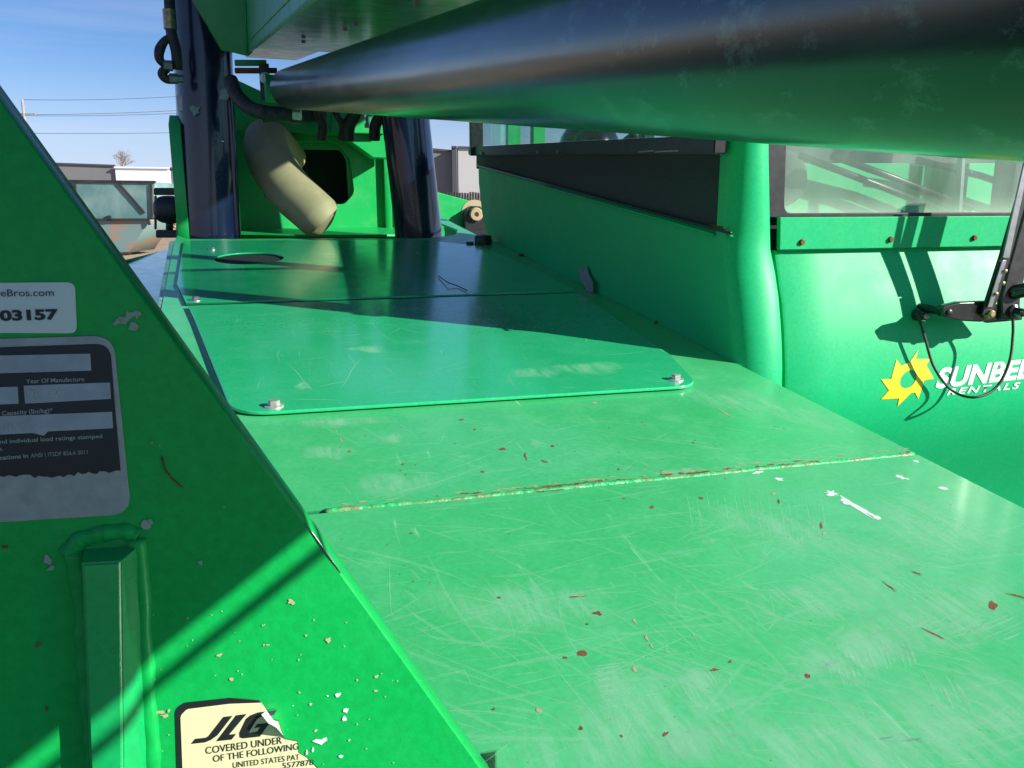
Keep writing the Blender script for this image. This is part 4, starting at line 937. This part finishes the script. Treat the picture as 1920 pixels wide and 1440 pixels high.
# utility pole and wires
M['wood'] = simple('weathered_pole', (.32, .29, .27), .9, scale=4)
YP = 75; pb0 = W(43, 200, YP); pole = bpy.data.objects.new('utility_pole', None); COL.objects.link(pole); pole.location = (pb0.x, YP, 0); tagged(pole, 'thin wooden utility pole far left above the near plate', 'utility pole')
tube('pole', [V((0, 0, 0)), V((0, 0, W(41, 186, YP).z))], [.17, .11], M['wood'], pole)
bar('crossarm', V((-.5, 0, W(41, 214, YP).z)), V((1.0, 0, W(41, 214, YP).z)), .12, .12, M['wood'], pole)
def wire(y0, y1, sag):
    a = W(43, y0, YP); b2 = W(900, y1, 95); pts_ = []
    for k in range(25): u = k / 24; p = a.lerp(b2, u); p.z -= sag * 4 * u * (1 - u); pts_.append(p)
    o = tube('power_line', pts_, .022, M['bdark'], None, seg=5); return o
w1 = wire(215, 140, 1.0); tagged(w1, 'upper thin wire running right from the pole crossarm', 'wire', 'power lines')
w2 = wire(217, 146, 1.1); tagged(w2, 'middle thin wire just below the upper wire', 'wire', 'power lines')
w3 = wire(250, 215, .6); tagged(w3, 'lowest thin wire over the bare tree', 'wire', 'power lines')
w4 = wire(187, 90, 1.5); tagged(w4, 'faint topmost wire from the pole tip', 'wire', 'power lines')
# bare tree
M['twigs'] = simple('bare_twigs', (.30, .25, .23), .9)
def branches(segs, p, d, ln, r, depth, spread=.5):
    e = p + d * ln; segs.append((p, e, r, r * .7))
    if depth == 0: return
    for k in range(random.choice((2, 3, 3)) if depth > 1 else 3):
        nd = (d + V((random.gauss(0, spread), random.gauss(0, spread), random.gauss(.08, spread * .5)))).normalized()
        branches(segs, p.lerp(e, random.uniform(.6, 1)), nd, ln * random.uniform(.62, .85), r * .62, depth - 1, spread)
def seg_mesh(name, segs, mat, parent, **t):
    bm = bmesh.new()
    for a, b2, r0, r1 in segs:
        d = (b2 - a).normalized(); x = d.orthogonal().normalized(); y = d.cross(x); ra, rb = [], []
        for k in range(3):
            an = 2.094 * k; o = x * math.cos(an) + y * math.sin(an); ra.append(bm.verts.new(a + o * r0)); rb.append(bm.verts.new(b2 + o * r1))
        for k in range(3): bm.faces.new((ra[k], ra[(k + 1) % 3], rb[(k + 1) % 3], rb[k]))
    return bm_obj(name, bm, mat, parent, **t)
random.seed(5); YT = 135; tb0 = W(229, 330, YT)
tree = bpy.data.objects.new('bare_tree', None); COL.objects.link(tree); tree.location = (tb0.x, YT, 0); tagged(tree, 'leafless tree rising behind the white warehouse wall', 'tree')
ztr = W(229, 325, YT).z
tube('trunk', [V((0, 0, 0)), V((0, 0, ztr))], [.3, .2], M['twigs'], tree, seg=8)
segs = []; 
for k in range(4): branches(segs, V((0, 0, ztr - .5)), V((random.uniform(-.55, .55), .1, 1)).normalized(), 1.5, .09, 5, .42)
seg_mesh('crown', segs, M['twigs'], tree)
# fence and brush on the right, dirt pile scraps
fo = bpy.data.objects.new('fence', None); COL.objects.link(fo); fb = W(815, 365, 45); fo.location = (fb.x, 45, 0); tagged(fo, 'dark slatted fence below the pale building wall', 'fence')
ftop = W(850, 361, 45).z
for k in range(46):
    me = None
    if k == 0: base = box('slat', V((0, 0, 0)), X * .11, Y * .03, Z * ftop, M['dk'], fo, 0); continue
    c_ = base.copy(); COL.objects.link(c_); c_.parent = fo; c_.location = (k * .14, 0, random.uniform(-.03, .03))
bar('rail', V((0, -.03, ftop * .8)), V((6.4, -.03, ftop * .8)), .05, .08, M['dk'], fo)
random.seed(9); segs = []
for k in range(60):
    p = W(random.uniform(812, 1000), 362, 50); p.z = 1.2
    branches(segs, p, V((random.gauss(0, .6), 0, 1)).normalized(), .55, .012, 3, .6)
sb = seg_mesh('brush', segs, M['twigs'], None, kind='stuff'); sb['label'] = 'tangle of bare brush above the fence'; sb['category'] = 'brush'
random.seed(12); bm = bmesh.new()
for k in range(260):
    p = W(random.uniform(240, 330), random.uniform(412, 436), 38); p.z = max(p.z, 0); r_ = random.uniform(.03, .16)
    mtx = Matrix.Translation(p) @ Matrix.Rotation(random.random() * 6, 4, 'Z') @ Matrix.Diagonal((r_ * random.uniform(.5, 2), r_, r_ * .7, 1))
    bmesh.ops.create_icosphere(bm, subdivisions=1, radius=1, matrix=mtx)
o = bm_obj('rubble', bm, M['dirt'], None, kind='stuff'); o['label'] = 'pile of dirt clods and rubble beside the dumpster'; o['category'] = 'rubble'
